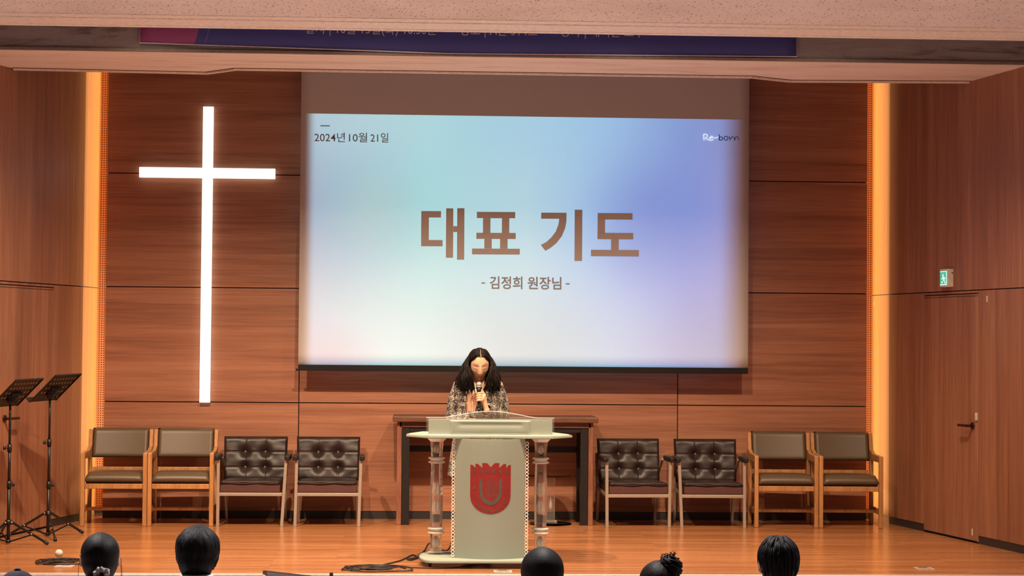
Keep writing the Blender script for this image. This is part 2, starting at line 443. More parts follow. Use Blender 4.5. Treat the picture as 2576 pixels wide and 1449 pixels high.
def make_tan_chair(label, grp):
    r = thing('armchair', label, 'chair', group=grp)
    W = .265                                      # half distance between the posts
    for s in (-1, 1):
        b = MB(); b.box(s*W-.0185, s*W+.0185, -.0185, .0185, .0, .632); b.build('leg', M_OAK, r, .006)
        b = MB()                                  # rear leg: vertical to the arm, then leaning back
        pr = [(.385, 0), (.425, 0), (.432, .60), (.470, .80), (.462, .812), (.440, .815), (.402, .66), (.388, .56)]
        q = b.mark(); b.prism(pr, s*W-.017, s*W+.017, 'xz'); b.xform(Matrix(((0, 1, 0, 0), (1, 0, 0, 0), (0, 0, 1, 0), (0, 0, 0, 1))), q)
        b.build('leg', M_OAK, r, .005)
        b = MB(); pr = [(-.005, .575), (-.005, .632), (.30, .640), (.375, .665), (.42, .665), (.42, .59), (.33, .575)]
        q = b.mark(); b.prism(pr, s*W-.0165, s*W+.0165, 'xz'); b.xform(Matrix(((0, 1, 0, 0), (1, 0, 0, 0), (0, 0, 1, 0), (0, 0, 0, 1))), q)
        b.build('armrest', M_OAK, r, .005)
        b = MB(); b.box(s*W-.012, s*W+.012, .02, .39, .115, .165); b.build('side_rail', M_OAK, r, .003)
    b = MB(); b.box(-W+.02, W-.02, -.012, .012, .322, .366); b.build('seat_rail', M_OAK, r, .003)
    b = MB(); b.box(-W+.011, W-.011, .17, .205, .120, .150); b.build('stretcher', M_OAK, r, .003)
    b = MB(); b.box(-W+.02, W-.02, .432, .448, .440, .482); b.build('back_rail', M_OAK, r, .003)
    b = MB()                                      # seat pad with a rolled front
    def seat(u, v):
        x = (u-.5)*2; y = -.025+.47*v
        e = min(1, (1-abs(x))/.10); ef = min(1, v/.16)
        zt = .462+.004*math.cos(x*1.5)-.03*(1-e)**2-.045*(1-ef)**2 - .010*v
        return (x*(W-.022), y, zt)
    b.grid(24, 20, seat)
    def under(u, v): return ((u-.5)*2*(W-.022), -.025+.47*v, .384)
    b.grid(24, 20, under)
    b.b.verts.ensure_lookup_table()
    vs = b.b.verts; n1 = 25*21
    ring = [i for i in range(25)]+[25*j+24 for j in range(1, 21)]+[25*20+i for i in range(23, -1, -1)]+[25*j for j in range(19, 0, -1)]
    for i in range(len(ring)):
        p, q = ring[i], ring[(i+1) % len(ring)]; b._f((vs[p], vs[p+n1], vs[q+n1], vs[q]), True)
    b.build('seat', M_TAN, r)
    b = MB(); b.box(-W+.026, W-.026, .0, .38, .366, .386); b.build('seat_board', plain('dark_seat_board', (.05, .03, .02), .6), r)
    b = MB()                                      # backrest pad: slab with soft edges, bowed
    def pad(sgn):
        def fn(u, v):
            x = (u-.5)*2; z = .567+.258*v; e = min(1, (1-abs(x))/.07, v/.11, (1-v)/.11)
            th = .032*math.sqrt(max(0, 1-(1-e)**2))
            lean = .400+.075*v+.018*(1-x*x)
            return (x*(W-.018), lean-.008+sgn*th, z)
        return fn
    b.grid(26, 16, pad(-1)); b.grid(26, 16, pad(1))
    bmesh.ops.remove_doubles(b.b, verts=b.b.verts, dist=.0004)
    b.build('backrest', M_TAN, r)
    return r

def make_dark_chair(label, grp, leanL=0., leanR=0.):
    r = thing('tufted_armchair', label, 'chair', group=grp)
    W = .275
    for s, lean in ((-1, leanL), (1, leanR)):
        b = MB(); b.bar((s*W, 0, 0), (s*W+lean, 0, .575), .027, .027, (0, 1, 0)); b.build('leg', M_CHROMEGREY, r, .003)
        b = MB(); b.bar((s*W*.96, .665, 0), (s*W*.96, .56, .50), .024, .024, (0, 1, 0)); b.build('leg', M_CHROMEGREY, r, .003)
        b = MB(); b.bar((s*W, .0, .278), (s*W*.96, .60, .30), .02, .024); b.build('side_rail', M_CHROMEGREY, r, .002)
        b = MB(); b.loft([(0, 0, 0, .016, .014), (.006, 0, 0, .021, .020), (.03, 0, 0, .022, .023), (.25, 0, 0, .022, .024), (.34, 0, 0, .021, .021), (.36, 0, 0, .014, .015)], 20, 4.5)
        b.xform(Matrix(((1, 0, 0, s*(W+.012)+lean), (0, 0, 1, -.045), (0, 1, 0, .595), (0, 0, 0, 1))))
        b.build('armrest', M_BLACK, r)
        b = MB(); b.bar((s*(W+.008)+lean*.4, .40, .575), (s*W*.98, .60, .40), .02, .02, (1, 0, 0)); b.build('arm_support', M_CHROMEGREY, r)
    b = MB(); b.bar((-W, 0, .279), (W, 0, .279), .026, .028); b.build('front_rail', M_CHROMEGREY, r, .003)
    b = MB()                                       # seat box
    sw = W-.017
    b.box(-sw, sw, -.012, .60, .294, .372); b.build('seat', M_LEATHER_SIDE, r, .008)
    b = MB()
    def top(u, v):
        x = (u-.5)*2; e = min(1, (1-abs(x))/.16, (v+.02)/.12, 1)
        z = .374+.026*math.sqrt(max(0, 1-(1-max(0, min(1, e)))**2))+.006*noise.noise(Vector((u*5, v*4, 3)))
        return (x*(sw+.003), -.016+.55*v, z-.012*v)
    b.grid(36, 30, top); o = b.build('seat_cushion', M_LEATHER, r)
    m = o.modifiers.new('thick', 'SOLIDIFY'); m.thickness = .012; m.offset = -1
    b = MB(); b.tube([(x, -.018+.002*math.sin(x*30), .3755+.003*math.sin(x*22)) for x in [(-sw+.01)+i*(2*sw-.02)/24 for i in range(25)]], .0055, 8); b.build('piping', M_LEATHER, r)
    BU, BV = (.34, .655), (.30, .65)
    def back(front):
        def fn(u, v):
            x = (u-.5)*2; e = min(1, (1-abs(x))/.085, v/.10, (1-v)/.10); e = max(0, e)
            rnd_ = math.sqrt(max(0, 1-(1-e)**2))
            zz = .385*v; wd = (W+.008)*(1-.03*(1-v))
            y = -.020-.030*rnd_ if front else .03*rnd_
            if front:
                d = 0
                for bu in BU:
                    for bv in BV:
                        rr = math.hypot((u-bu)*.56, (v-bv)*.385); d += .036*math.exp(-(rr/.040)**2)
                    d += .0055*math.exp(-(((u-bu)*.56)/.006)**2)
                for bv in BV: d += .0065*math.exp(-(((v-bv)*.385)/.006)**2)
                d += .004*noise.noise(Vector((u*7, v*6, 1.3)))
                y += d*rnd_
            return (x*wd, .50+zz*.25+y, .365+zz)
        return fn
    b = MB(); b.grid(72, 52, back(True)); b.grid(72, 52, back(False))
    bmesh.ops.remove_doubles(b.b, verts=b.b.verts, dist=.0004)
    bk = b.build('backrest', M_LEATHER, r)
    b_ = 0
    for bu in BU:
        for bv in BV:
            p = back(True)(bu, bv); b = MB(); b.sphere((p[0], p[1]-.004, p[2]), (.010, .006, .010), 12, 8); b.build('button', M_BUTTON, bk)
    return r
TG, DG = 'tan oak armchairs along the back wall', 'dark tufted armchairs along the back wall'
a = make_tan_chair('tan padded oak armchair at the left end of the row, beside the glowing cove', TG)
a.location = (-3.262, -.755, 0); a.rotation_euler.z = .02
dup(a, (-2.692, -.743, 0), .02, 'tan padded oak armchair between another tan chair and a dark tufted chair on the left', TG)
dup(a, (2.600, -.690, 0), -.03, 'tan padded oak armchair on the right, next to the last dark tufted chair', TG)
dup(a, (3.171, -.707, 0), -.03, 'tan padded oak armchair at the right end of the row, by the right cove', TG)
c1 = make_dark_chair('dark tufted leather armchair with one skewed front leg, beside the tan chairs on the left', DG, .0, .032)
c1.location = (-2.094, -.755, 0); c1.rotation_euler.z = .0
c2 = make_dark_chair('dark tufted leather armchair left of the console table, under the screen corner', DG, .01, .014)
c2.location = (-1.430, -.74, 0); c2.rotation_euler.z = .03
c3 = make_dark_chair('dark tufted leather armchair immediately right of the console table', DG, -.006, .006)
c3.location = (1.282, -.75, 0); c3.rotation_euler.z = .05
c4 = make_dark_chair('dark tufted leather armchair with skewed left leg, touching the tan chairs on the right', DG, -.026, -.004)
c4.location = (1.940, -.765, 0); c4.rotation_euler.z = -.02

# console table
M_DKWOOD = wood('dark_table_wood', (.070, .026, .015), (.125, .050, .028), (.185, .085, .05), (1.2, 9, 9), .5, 1.4, panel=False)
M_DKWOOD_V = wood('reddish_table_leg', (.13, .045, .025), (.21, .080, .045), (.28, .12, .07), (9, 9, 1.2), .5, 1.4, panel=False)
r = thing('console_table', 'long dark wood console table with black steel frame behind the lectern', 'table', (.035, -.33, 0))
b = MB(); b.box(-.905, .905, -.28, .23, .905, .955); b.build('tabletop', M_DKWOOD, r, .008)
b = MB(); b.box(-.845, .845, -.235, -.205, .858, .905); b.build('apron', M_DKWOOD, r, .003)
for s in (-1, 1):
    b = MB(); b.box(s*.845-.021, s*.845+.021, -.235, .20, 0, .905); b.build('leg', M_DKWOOD_V, r, .004)
    b = MB(); b.box(s*.788-.034, s*.788+.034, -.225, -.165, 0, .855); b.build('frame_post', M_BLACK, r, .003)
    b = MB(); b.box(s*.788-.034, s*.788+.034, .14, .20, 0, .855); b.build('frame_post', M_BLACK, r, .003)
b = MB(); b.box(-.754, .754, -.22, -.17, .818, .856); b.build('frame_rail', M_BLACK, r, .003)
b = MB(); b.box(-.754, .754, .145, .195, .62, .675); b.build('frame_rail', M_BLACK, r, .003)

# clear glass pieces
t = NT('clear_acrylic'); p = t.pbr((1, 1, 1), .03, spec=.5, Transmission_Weight=1.0, IOR=1.16)
dm = t.n('BsdfDiffuse'); dm.inputs[0].default_value = (.95, .86, .78, 1); lw = t.n('LayerWeight'); lw.inputs[0].default_value = .35
mm = t.n('MixShader'); t.l(t.math('ADD', t.math('MULTIPLY', lw.outputs['Facing'], .55), .06), mm.inputs[0]); t.l(p.outputs[0], mm.inputs[1]); t.l(dm.outputs[0], mm.inputs[2]); t.l(mm.outputs[0], t.out.inputs[0]); M_ACRYL = t.m  # pale diffuse mixed in at grazing angles paints brighter edges
t = NT('smoked_glass'); p = t.pbr((.45, .40, .34), .03, spec=.5, Transmission_Weight=1.0, IOR=1.2); M_SMOKE = t.m
r = thing('round_side_table', 'small round clear glass table on an acrylic post behind the lectern', 'table', (.535, -.45, 0))
b = MB(); b.lathe([(.0, .428), (.225, .428), (.228, .433), (.225, .438), (0, .438)], n=48); b.build('tabletop', M_SMOKE, r)
b = MB(); b.lathe([(0, 0), (.185, 0), (.188, .006), (.185, .012), (0, .012)], n=40); b.build('base_plate', M_SMOKE, r)
b = MB(); b.box(-.036, .036, -.036, .036, .032, .427); b.build('post', M_ACRYL, r, .004)
b = MB(); b.box(-.055, .055, -.055, .055, .0125, .032); b.build('post_foot', M_ACRYL, r, .004)
M_ENGR = plain('engraved_white', (.82, .72, .62), .7)
b = MB(); b.lathe([(0, .12), (.012, .15), (.016, .18), (.008, .21), (.002, .26), (0, .262)], n=12); b.build('engraving', M_ENGR, r)

# ------------------------------------------------------------------ the lectern
t = NT('frosted_glass')
d1 = t.n('BsdfDiffuse'); d1.inputs[0].default_value = (.47, .53, .45, 1)
d2 = t.n('BsdfTranslucent'); d2.inputs[0].default_value = (.53, .60, .52, 1)
d3 = t.n('BsdfGlossy'); d3.inputs['Roughness'].default_value = .35; d3.inputs[0].default_value = (.9, .9, .85, 1)
m1 = t.n('MixShader'); m1.inputs[0].default_value = .42; t.l(d1.outputs[0], m1.inputs[1]); t.l(d2.outputs[0], m1.inputs[2])
m2 = t.n('MixShader'); m2.inputs[0].default_value = .05; t.l(m1.outputs[0], m2.inputs[1]); t.l(d3.outputs[0], m2.inputs[2])
t.l(m2.outputs[0], t.out.inputs[0]); M_FROST = t.m
t = NT('green_edge_glass'); t.pbr((.62, .74, .66), .08, spec=.5, Transmission_Weight=.55, IOR=1.4); M_GREENGL = t.m
t = NT('pearl_beads'); t.pbr((.98, .94, .85), .12, spec=.8, Transmission_Weight=.10, IOR=1.45); M_BEAD = t.m
M_RED = plain('emblem_red', (.27, .016, .014), .5, var=.06)
M_EMB = plain('emblem_grey', (.10, .085, .065), .6)
LX, LY = -.132, 0.0
r = thing('lectern', 'frosted glass lectern with clear acrylic columns and a red shield emblem', 'lectern', (LX, 0, 0))
LEC = r
b = MB()                                                  # bottom plate, rounded ends, on casters
pl = []
for cx_, a0 in ((.41, -PI/2), (-.41, PI/2)):
    for k in range(13):
        a = a0+PI*k/12; pl.append((cx_+.10*math.cos(a), -3.45+.325*math.sin(a)))
b.prism(pl, .040, .055); b.build('base_plate', M_GREENGL, r, .003)
b = MB(); b.prism([(x*.985, -3.45+(y+3.45)*.975) for x, y in pl], .0555, .057); b.build('base_film', M_FROST, r)
for sx in (-1, 1):
    for y in (-3.68, -3.22):
        b = MB(); b.tube([(sx*.43-.008, y, .018), (sx*.43+.008, y, .018)], .018, 16); b.box(sx*.43-.013, sx*.43+.013, y-.006, y+.006, .018, .040)
        b.build('caster', M_RUBBER, r)
def bend(x): return -3.668+.10*(x/.25)**2
PW, PZ0, PZ1 = .252, .057, .917
b = MB()
for k, th in ((0, 0), (1, .010)):
    b.grid(28, 1, lambda u, v: ((u-.5)*2*PW, bend((u-.5)*2*PW)+th, PZ0+(PZ1-PZ0)*v), False)
bmesh.ops.recalc_face_normals(b.b, faces=b.b.faces)
vs = list(b.b.verts); n1 = 29*2
for i in range(28):
    b._f((vs[i], vs[i+1], vs[n1+i+1], vs[n1+i])); b._f((vs[29+i], vs[29+i+1], vs[n1+29+i+1], vs[n1+29+i]))
b._f((vs[0], vs[29], vs[n1+29], vs[n1])); b._f((vs[28], vs[57], vs[n1+57], vs[n1+28]))
b.build('front_panel', M_FROST, r)
for sx in (-1, 1):                                        # bead edging of little rings
    b = MB(); z = .075
    while z < .905:
        b.torus((sx*(PW+.014), bend(PW)+.006, z), .0108, .0032, 'y', 14, 6); z += .0245
    b.build('bead_edging', M_BEAD, r)
# emblem: a red shield with a crown of pointed flames
def shield_top(x):
    a = abs(x)/.146
    pts = [(0, .124), (.10, .140), (.19, .153), (.42, .153), (.42, .118), (.63, .146), (.76, .146), (.76, .117), (.90, .138), (1.0, .138)]
    for (x0, y0), (x1, y1) in zip(pts, pts[1:]):
        if x0 <= a <= x1 and x1 > x0: return y0+(y1-y0)*(a-x0)/(x1-x0)
    return .138
def shield_bot(x):
    a = min(1, abs(x)/.146); return -.085-.127*math.sqrt(max(0, 1-a*a))
EZ = .594
def strip_shape(b, top, bot, x0, x1, n, off):
    xs_ = sorted(set([x0+(x1-x0)*i/n for i in range(n+1)]+[s*.146*k+d for s in (-1, 1) for k in (.42, .76) for d in (-1e-4, 1e-4) if x0 < s*.146*k+d < x1]))
    pv = None
    for x in xs_:
        y = bend(x)-off
        cur = [b.b.verts.new((x, y, EZ+bot(x))), b.b.verts.new((x, y, EZ+top(x)))]
        if pv and cur: b._f((pv[0], cur[0], cur[1], pv[1]))
        pv = cur
b = MB(); strip_shape(b, shield_top, shield_bot, -.146, .146, 60, .0015)
bm_e = b.build('emblem', M_RED, r)
b = MB()                                                  # the U inside the shield
uo = lambda x: -.035-.115*math.sqrt(max(0, 1-(x/.083)**2)); ui = lambda x: -.035-.085*math.sqrt(max(0, 1-(x/.060)**2))
strip_shape(b, lambda x: .050-.012*math.cos((abs(x)-.071)*90), lambda x: uo(x), -.083, -.060, 8, .0026)
strip_shape(b, lambda x: .050-.012*math.cos((abs(x)-.071)*90), lambda x: uo(x), .060, .083, 8, .0026)
strip_shape(b, lambda x: ui(x), lambda x: uo(x), -.0599, .0599, 30, .0026)
for i, x in enumerate((-.036, -.024, -.012, 0, .014, .026, .040)):
    zt = (.012, .02, .03, .045, .03, .022, .01)[i]
    strip_shape(b, lambda x_: zt, lambda x_: -.10+.4*abs(x_), x-.0016, x+.0016, 1, .0027)
b.build('letter_u', M_EMB, bm_e)

def text_mesh(body, size=1.0, bold=0.0, spacing=1.0, align='LEFT', extrude=0.0, res=3):
    cu = bpy.data.curves.new('writing', 'FONT'); cu.body = body; cu.size = size; cu.offset = bold
    cu.space_character = spacing; cu.align_x = align; cu.extrude = extrude; cu.resolution_u = res
    o = bpy.data.objects.new('writing', cu); COL.objects.link(o)
    me = evaluated_mesh(o, 'writing'); bpy.data.objects.remove(o); bpy.data.curves.remove(cu); return me
def bounds(me):
    xs = [v.co.x for v in me.vertices]; ys = [v.co.y for v in me.vertices]; return min(xs), max(xs), min(ys), max(ys)
def place_text(me, name, mat, parent, fn):
    """fn maps flat (x, y) of the writing to a point"""
    for v in me.vertices: v.co = fn(v.co.x, v.co.y)
    me.materials.clear(); me.materials.append(mat)
    me.update(); o = bpy.data.objects.new(name, me); COL.objects.link(o); o.parent = parent; return o
bmE = bmesh.new()
def add_letter(ch, cx_, cz_, ang, h):
    me = text_mesh(ch, 1.0, .02); x0, x1, y0, y1 = bounds(me); k = h/max(.4, (y1-y0))
    ca, sa = math.cos(ang), math.sin(ang)
    for v in me.vertices:
        x, y = (v.co.x-(x0+x1)/2)*k, (v.co.y-(y0+y1)/2)*k
        X, Z = cx_+x*ca-y*sa, cz_+x*sa+y*ca; v.co = (X, bend(X)-.0028, EZ+Z)
    bmE.from_mesh(me); bpy.data.meshes.remove(me)
for ch, x, z, a in zip('진리사랑봉사', (-.118, -.070, -.022, .022, .070, .118), (.086, .089, .094, .094, .089, .086), (-.3, -.2, -.05, .05, .2, .3)):
    add_letter(ch, x, z, a, .030)
word = 'MOKWON'; n_ = len(word)
for i, ch in enumerate(word):
    a = PI+(.02+.98*i/(n_-1))*1.15; add_letter(ch, .115*math.cos(a), -.070+.125*math.sin(a)+(.045 if i == 0 else .018 if i == 1 else 0), a+PI/2, .020)
for i, ch in enumerate('1954'):
    a = PI+1.36+.30*i/3; add_letter(ch, .118*math.cos(a), -.070+.122*math.sin(a), a+PI/2, .017)
word = 'UNIVERSITY'; n_ = len(word)
for i, ch in enumerate(word):
    a = -PI/2+.26+(1.40)*i/(n_-1); add_letter(ch, .115*math.cos(a), -.070+.125*math.sin(a)+(.022 if i == n_-1 else .008 if i == n_-2 else 0), a+PI/2, .019)
meE = bpy.data.meshes.new('emblem_writing'); bmE.to_mesh(meE); bmE.free(); meE.materials.append(M_EMB)
o = bpy.data.objects.new('emblem_lettering', meE); COL.objects.link(o); o.parent = bm_e
# columns: octagonal acrylic shafts, wavy collars, engraved blossoms inside
for sx in (-.384, .384):
    Y = -3.31
    b = MB()
    b.lathe([(.048, .075), (.044, .10), (.046, .205)], (sx, Y, 0), 8, False, phase=PI/8)
    b.lathe([(.046, .252), (.050, .40), (.050, .52), (.044, .722)], (sx, Y, 0), 8, False, phase=PI/8)
    b.lathe([(.045, .768), (.047, .82), (.053, .880)], (sx, Y, 0), 8, False, phase=PI/8)
    col = b.build('column', M_ACRYL, r)
    for z0, h in ((.205, .046), (.722, .046)):
        b = MB(); prof = []
        b.lathe([(.040, 0), (.058, .002), (.066, .008), (.056, .014), (.046, .020), (.046, .026), (.056, .032), (.066, .038), (.058, .044), (.040, .046)], (sx, Y, z0), 32, True)
        b.build('column_collar', M_BEAD, r)
    b = MB(); b.lathe([(.060, .057), (.066, .063), (.064, .070), (.050, .0755)], (sx, Y, 0), 24); b.build('column_foot', M_ACRYL, r)
    b = MB(); b.lathe([(.050, .880), (.074, .903), (.074, .9185)], (sx, Y, 0), 8, False, phase=PI/8); b.build('column_cap', M_BEAD, r)
    for zc, sc in ((.825, .8), (.53, 1.15), (.40, 1.15), (.145, 1.)):
        b = MB()
        for k in range(5):
            a = 2*PI*k/5+.3; ox, oy = .012*sc*math.cos(a), .012*sc*math.sin(a)
            b.tube([(sx+ox*.5, Y+oy*.5, zc-.045*sc), (sx+ox*1.3, Y+oy*1.3, zc-.018*sc), (sx+ox*1.2, Y+oy*1.2, zc+.012*sc), (sx+ox*.8, Y+oy*.8, zc+.045*sc)], [.003, .011*sc, .008*sc, .001], 6)
        b.build('engraved_blossom', M_ENGR, col)
# glass slab, frosted front board, sloped reading board and clear arched board
b = MB(); pl = [(-.455, -3.60), (.455, -3.60), (.610, -3.38), (.605, -3.20), (.50, -2.90), (-.50, -2.90), (-.605, -3.20), (-.610, -3.38)]
b.prism(pl, .9190, .934); b.build('glass_top', M_GREENGL, r, .003)
b = MB(); b.prism([(x*.97, -3.25+(y+3.25)*.95) for x, y in pl], .9345, .936); b.build('glass_top_film', M_FROST, r)
b = MB(); b.box(-.450, .450, -3.552, -3.544, .937, 1.058); b.build('front_board', M_FROST, r, .002)
b = MB(); b.box(-.462, .462, -3.575, -3.540, .936, .946); b.build('front_ledge', M_BEAD, r, .002)
b = MB()                                                  # raised, scooped relief on the front board
def relief(u, v):
    x = (u-.5)*2; z = 1.050-.106*v; e = max(0, min(1, (1-abs(x))/.06, v/.06+.0, (1-v)/.3))
    d = .012*math.sqrt(max(0, 1-(1-e)**2)) - .006*math.exp(-((v-.32)/.16)**2)*(1 if abs(x) < .72 else math.exp(-((abs(x)-.72)/.08)**2))
    return (x*.292, -3.5525-max(0, d), z)
b.grid(40, 16, relief); b.build('board_relief', M_FROST, r)
b = MB()
pts = []
for i in range(41):
    x = -.465+.93*i/40; a = abs(x)/.465
    pts.append((x, 1.064+(.047*math.cos(min(1, a/.74)*PI/2)**1.3 if a < .74 else 0)))
b.prism([(-.465, .946)]+pts+[(.465, .946)], -3.515, -3.507, 'xz')
b.build('clear_board', M_ACRYL, r)
b = MB(); b.tube([(x, -3.511, z+.002) for x, z in pts], .0022, 6); b.build('board_edge', M_BEAD, r)
b = MB(); v = [(-.36, -3.48, .962), (.36, -3.48, .962), (.36, -3.08, 1.010), (-.36, -3.08, 1.010)]
vs = [b.b.verts.new(p) for p in v]+[b.b.verts.new((p[0], p[1], p[2]-.008)) for p in v]
for f in ((0, 1, 2, 3), (7, 6, 5, 4), (0, 4, 5, 1), (1, 5, 6, 2), (2, 6, 7, 3), (3, 7, 4, 0)): b._f([vs[i] for i in f])
b.build('reading_board', M_FROST, r)
b = MB()
for sx in (-.30, .30): b.box(sx-.01, sx+.01, -3.30, -3.28, .936, .976)
b.build('board_support', M_ACRYL, r)

# ------------------------------------------------------------------ projection screen with its slide
SY = -.25
def px_local(px, py):                                     # a place on the hanging cloth
    p = at(px, py, SY); return p.x, p.z
sc_ = thing('projection_screen', 'large pull-down projection screen showing a pale blue slide with Korean text', 'screen', (0, SY, 0))
x0, x1, zb, zt = -1.722, 2.330, 1.397, 4.55
ix0, iz1 = px_local(757, 284); ix1, _ = px_local(1884, 295); _, iz0 = px_local(1300, 919)
t = NT('screen_cloth_lit')
tc = t.n('TexCoord'); sp = t.n('SeparateXYZ'); t.l(tc.outputs['Object'], sp.inputs[0])
u = t.math('MULTIPLY', t.math('SUBTRACT', sp.outputs[0], x0), 1/(x1-x0)); v = t.math('MULTIPLY', t.math('SUBTRACT', sp.outputs[2], zb), 1/(3.655-zb))
base = t.ramp(u, [(0.02, (.19, .39, .55)), (.10, (.18, .45, .58)), (.28, (.21, .61, .66)), (.50, (.27, .59, .70)), (.66, (.17, .45, .74)), (.85, (.09, .26, .66)), (1, (.18, .24, .55))])
def blob(cx_, cy_, rx, ry, pw=1.):
    a = t.math('MULTIPLY', t.math('SUBTRACT', u, cx_), 1/rx); b_ = t.math('MULTIPLY', t.math('SUBTRACT', v, cy_), 1/ry)
    d = t.math('SQRT', t.math('ADD', t.math('MULTIPLY', a, a), t.math('MULTIPLY', b_, b_)))
    return t.ramp(d, [(0, (1, 1, 1)), (1, (0, 0, 0))], 'EASE')
c = t.mix(t.math('MULTIPLY', blob(.80, .62, .22, .50), .8), base, (.045, .21, .62))
c = t.mix(t.math('MULTIPLY', blob(.98, .95, .30, .30), .6), c, (.07, .22, .55))
c = t.mix(t.math('MULTIPLY', blob(.56, .97, .40, .40), .55), c, (.20, .52, .74))
c = t.mix(t.math('MULTIPLY', blob(.50, .0, .46, .48), .8), c, (.04, .31, .44))
c = t.mix(t.math('MULTIPLY', blob(.95, .02, .30, .40), .75), c, (.05, .20, .40))
c = t.mix(t.math('MULTIPLY', blob(.06, .02, .16, .20), .7), c, (.17, .25, .40))
c = t.mix(t.math('MULTIPLY', blob(.10, 1.0, .35, .35), .5), c, (.40, .66, .72))
c = t.mix(t.math('MULTIPLY', blob(.16, .62, .12, .22), .35), c, (.30, .54, .50))
fade = t.math('MULTIPLY', t.ramp(u, [(.008, (0, 0, 0)), (.035, (1, 1, 1))], 'EASE'), t.ramp(u, [(.925, (1, 1, 1)), (.995, (0, 0, 0))], 'EASE'))
fade = t.math('MULTIPLY', fade, t.math('LESS_THAN', sp.outputs[2], iz1-.004))
p = t.pbr((.53, .49, .48), .9, spec=.1)
t.l(c, p.inputs['Emission Color']); t.l(t.math('MULTIPLY', fade, .96), p.inputs['Emission Strength'])
b = MB()
def cloth(u_, v_):
    return (x0+(x1-x0)*u_, .006*math.sin(u_*9+1)*(1-v_)*.5, zb+(zt-zb)*v_)
b.grid(40, 30, cloth); o = b.build('screen_cloth', t.m, sc_)
m = o.modifiers.new('thick', 'SOLIDIFY'); m.thickness = .002; m.offset = 1
b = MB(); b.box(x0, x1, -.012, .014, 1.343, zb); bar_ = b.build('bottom_bar', plain('black_screen_bar', (.007, .006, .007), .6, 0, .25), sc_, .003)
b = MB(); b.tube([(x0-.02, .0, 1.352), (x0+.01, .0, 1.352)], .010, 10); b.build('bar_end_pin', M_BLACK, bar_)
M_UNLIT = plain('unlit_screen_cloth', (.53, .49, .48), .9, var=.0); M_UNLIT2 = plain('dim_slide_print', (.30, .285, .29), .9, var=0)
def poly_letters(name, polys, mat, off=-.008):
    b = MB()
    for poly in polys:
        vs = [b.b.verts.new((*((lambda q: (q[0], off, q[1]))(px_local(x, y))),)) for x, y in poly]
        f = b._f(vs)
        if f: f.normal_update()
        if f and len(vs) > 4: bmesh.ops.triangulate(b.b, faces=[f])
    return b.build(name, mat, sc_)
def rc(x0_, y0_, x1_, y1_): return [(x0_, y0_), (x1_, y0_+.006*(x1_-x0_)), (x1_-.006*(y1_-y0_), y1_+.006*(x1_-x0_)), (x0_-.006*(y1_-y0_), y1_)]
L = [rc(1059.7, 531, 1109.5, 547.2), rc(1059.6, 547.2, 1079, 603.7), rc(1059.4, 603.7, 1113.4, 619.5),
     rc(1122.3, 524.3, 1140.4, 648.5), rc(1140.4, 569, 1150, 584), rc(1150.2, 523.8, 1168.4, 653.3)]
L += [rc(1199.6, 533, 1296, 548.8), rc(1215, 549, 1233.8, 586), rc(1262.6, 549, 1281.2, 586), rc(1198.3, 585.6, 1297.3, 601), rc(1218.3, 601.2, 1237, 625.2), rc(1257.9, 601.2, 1276.8, 625.5), rc(1187.3, 625.2, 1307.6, 640)]
L += [rc(1361.2, 535, 1424.9, 550.4)]
outer = [(1424.9, 535), (1424.8, 556), (1422, 573), (1413.5, 594), (1400, 611.5), (1384.5, 624), (1371.8, 631.3)]
inner = [(1406.6, 550.4), (1404.6, 565), (1397.9, 582.4), (1386.3, 597.9), (1374.7, 608.5), (1360.2, 616.2)]
cur = [(1424.9, 550.4)]+outer[1:]+inner[::-1]
oi = outer[1:]; oi = [(1424.9, 550.4)]+oi
L += [[oi[k], oi[k+1], inner[min(k+1, 5)], inner[min(k, 5)]] if k < 5 else [oi[5], oi[6], inner[5]] for k in range(6)]
L += [rc(1445.6, 527.7, 1464.9, 656.6)]
L += [rc(1503.3, 536, 1591.1, 552.3), rc(1503.1, 552, 1522.1, 586), rc(1502.8, 585.7, 1593, 601.8), rc(1537, 602, 1556.4, 628.6), rc(1486.4, 628.4, 1607.1, 644.6)]
poly_letters('title_lettering', L, M_UNLIT)
def screen_text(body, name, px0, px1, py0, py1, mat, bold, yy=-.008, slope=.0098):
    me = text_mesh(body, 1.0, bold); a0, a1, b0, b1 = bounds(me)
    def fn(x, y):
        X = px0+(x-a0)/(a1-a0)*(px1-px0); Y = py1-(y-b0)/(b1-b0)*(py1-py0)+slope*(X-px0)
        q = px_local(X, Y); return (q[0], yy, q[1])
    return place_text(me, name, mat, sc_, fn)
for w_, xa_, xb_ in (('2024년', 791, 868), ('10월', 878, 924), ('21일', 932, 977)): screen_text(w_, 'date_lettering', xa_, xb_, 333+.0098*(xa_-791), 357+.0098*(xa_-791), M_UNLIT2, .005)
for w_, xa_, xb_, ya_, yb_ in (('-', 1211, 1220, 710.5, 713.5), ('김정희', 1232, 1314, 695, 727), ('원장님', 1327, 1412, 696, 728), ('-', 1423, 1433, 712.5, 715.5)): screen_text(w_, 'name_lettering', xa_, xb_, ya_, yb_, M_UNLIT2, .016)
poly_letters('date_dash', [rc(806, 315.5, 830, 318)], M_UNLIT2)
def ribbons(name, strokes, mat, wd):
    b = MB()
    for st in strokes:
        P = [Vector((x/12.075+1700, y/12.075+300)) for x, y in st]; L_, R_ = [], []
        for i, p_ in enumerate(P):
            d = (P[min(i+1, len(P)-1)]-P[max(i-1, 0)]); d.normalize(); n_ = Vector((-d.y, d.x))*wd/2
            for lst, q in ((L_, p_+n_), (R_, p_-n_)):
                k = px_local(q.x, q.y); lst.append(b.b.verts.new((k[0], -.008, k[1])))
        for i in range(len(P)-1): b._f((L_[i], L_[i+1], R_[i+1], R_[i]))
    return b.build(name, mat, sc_)
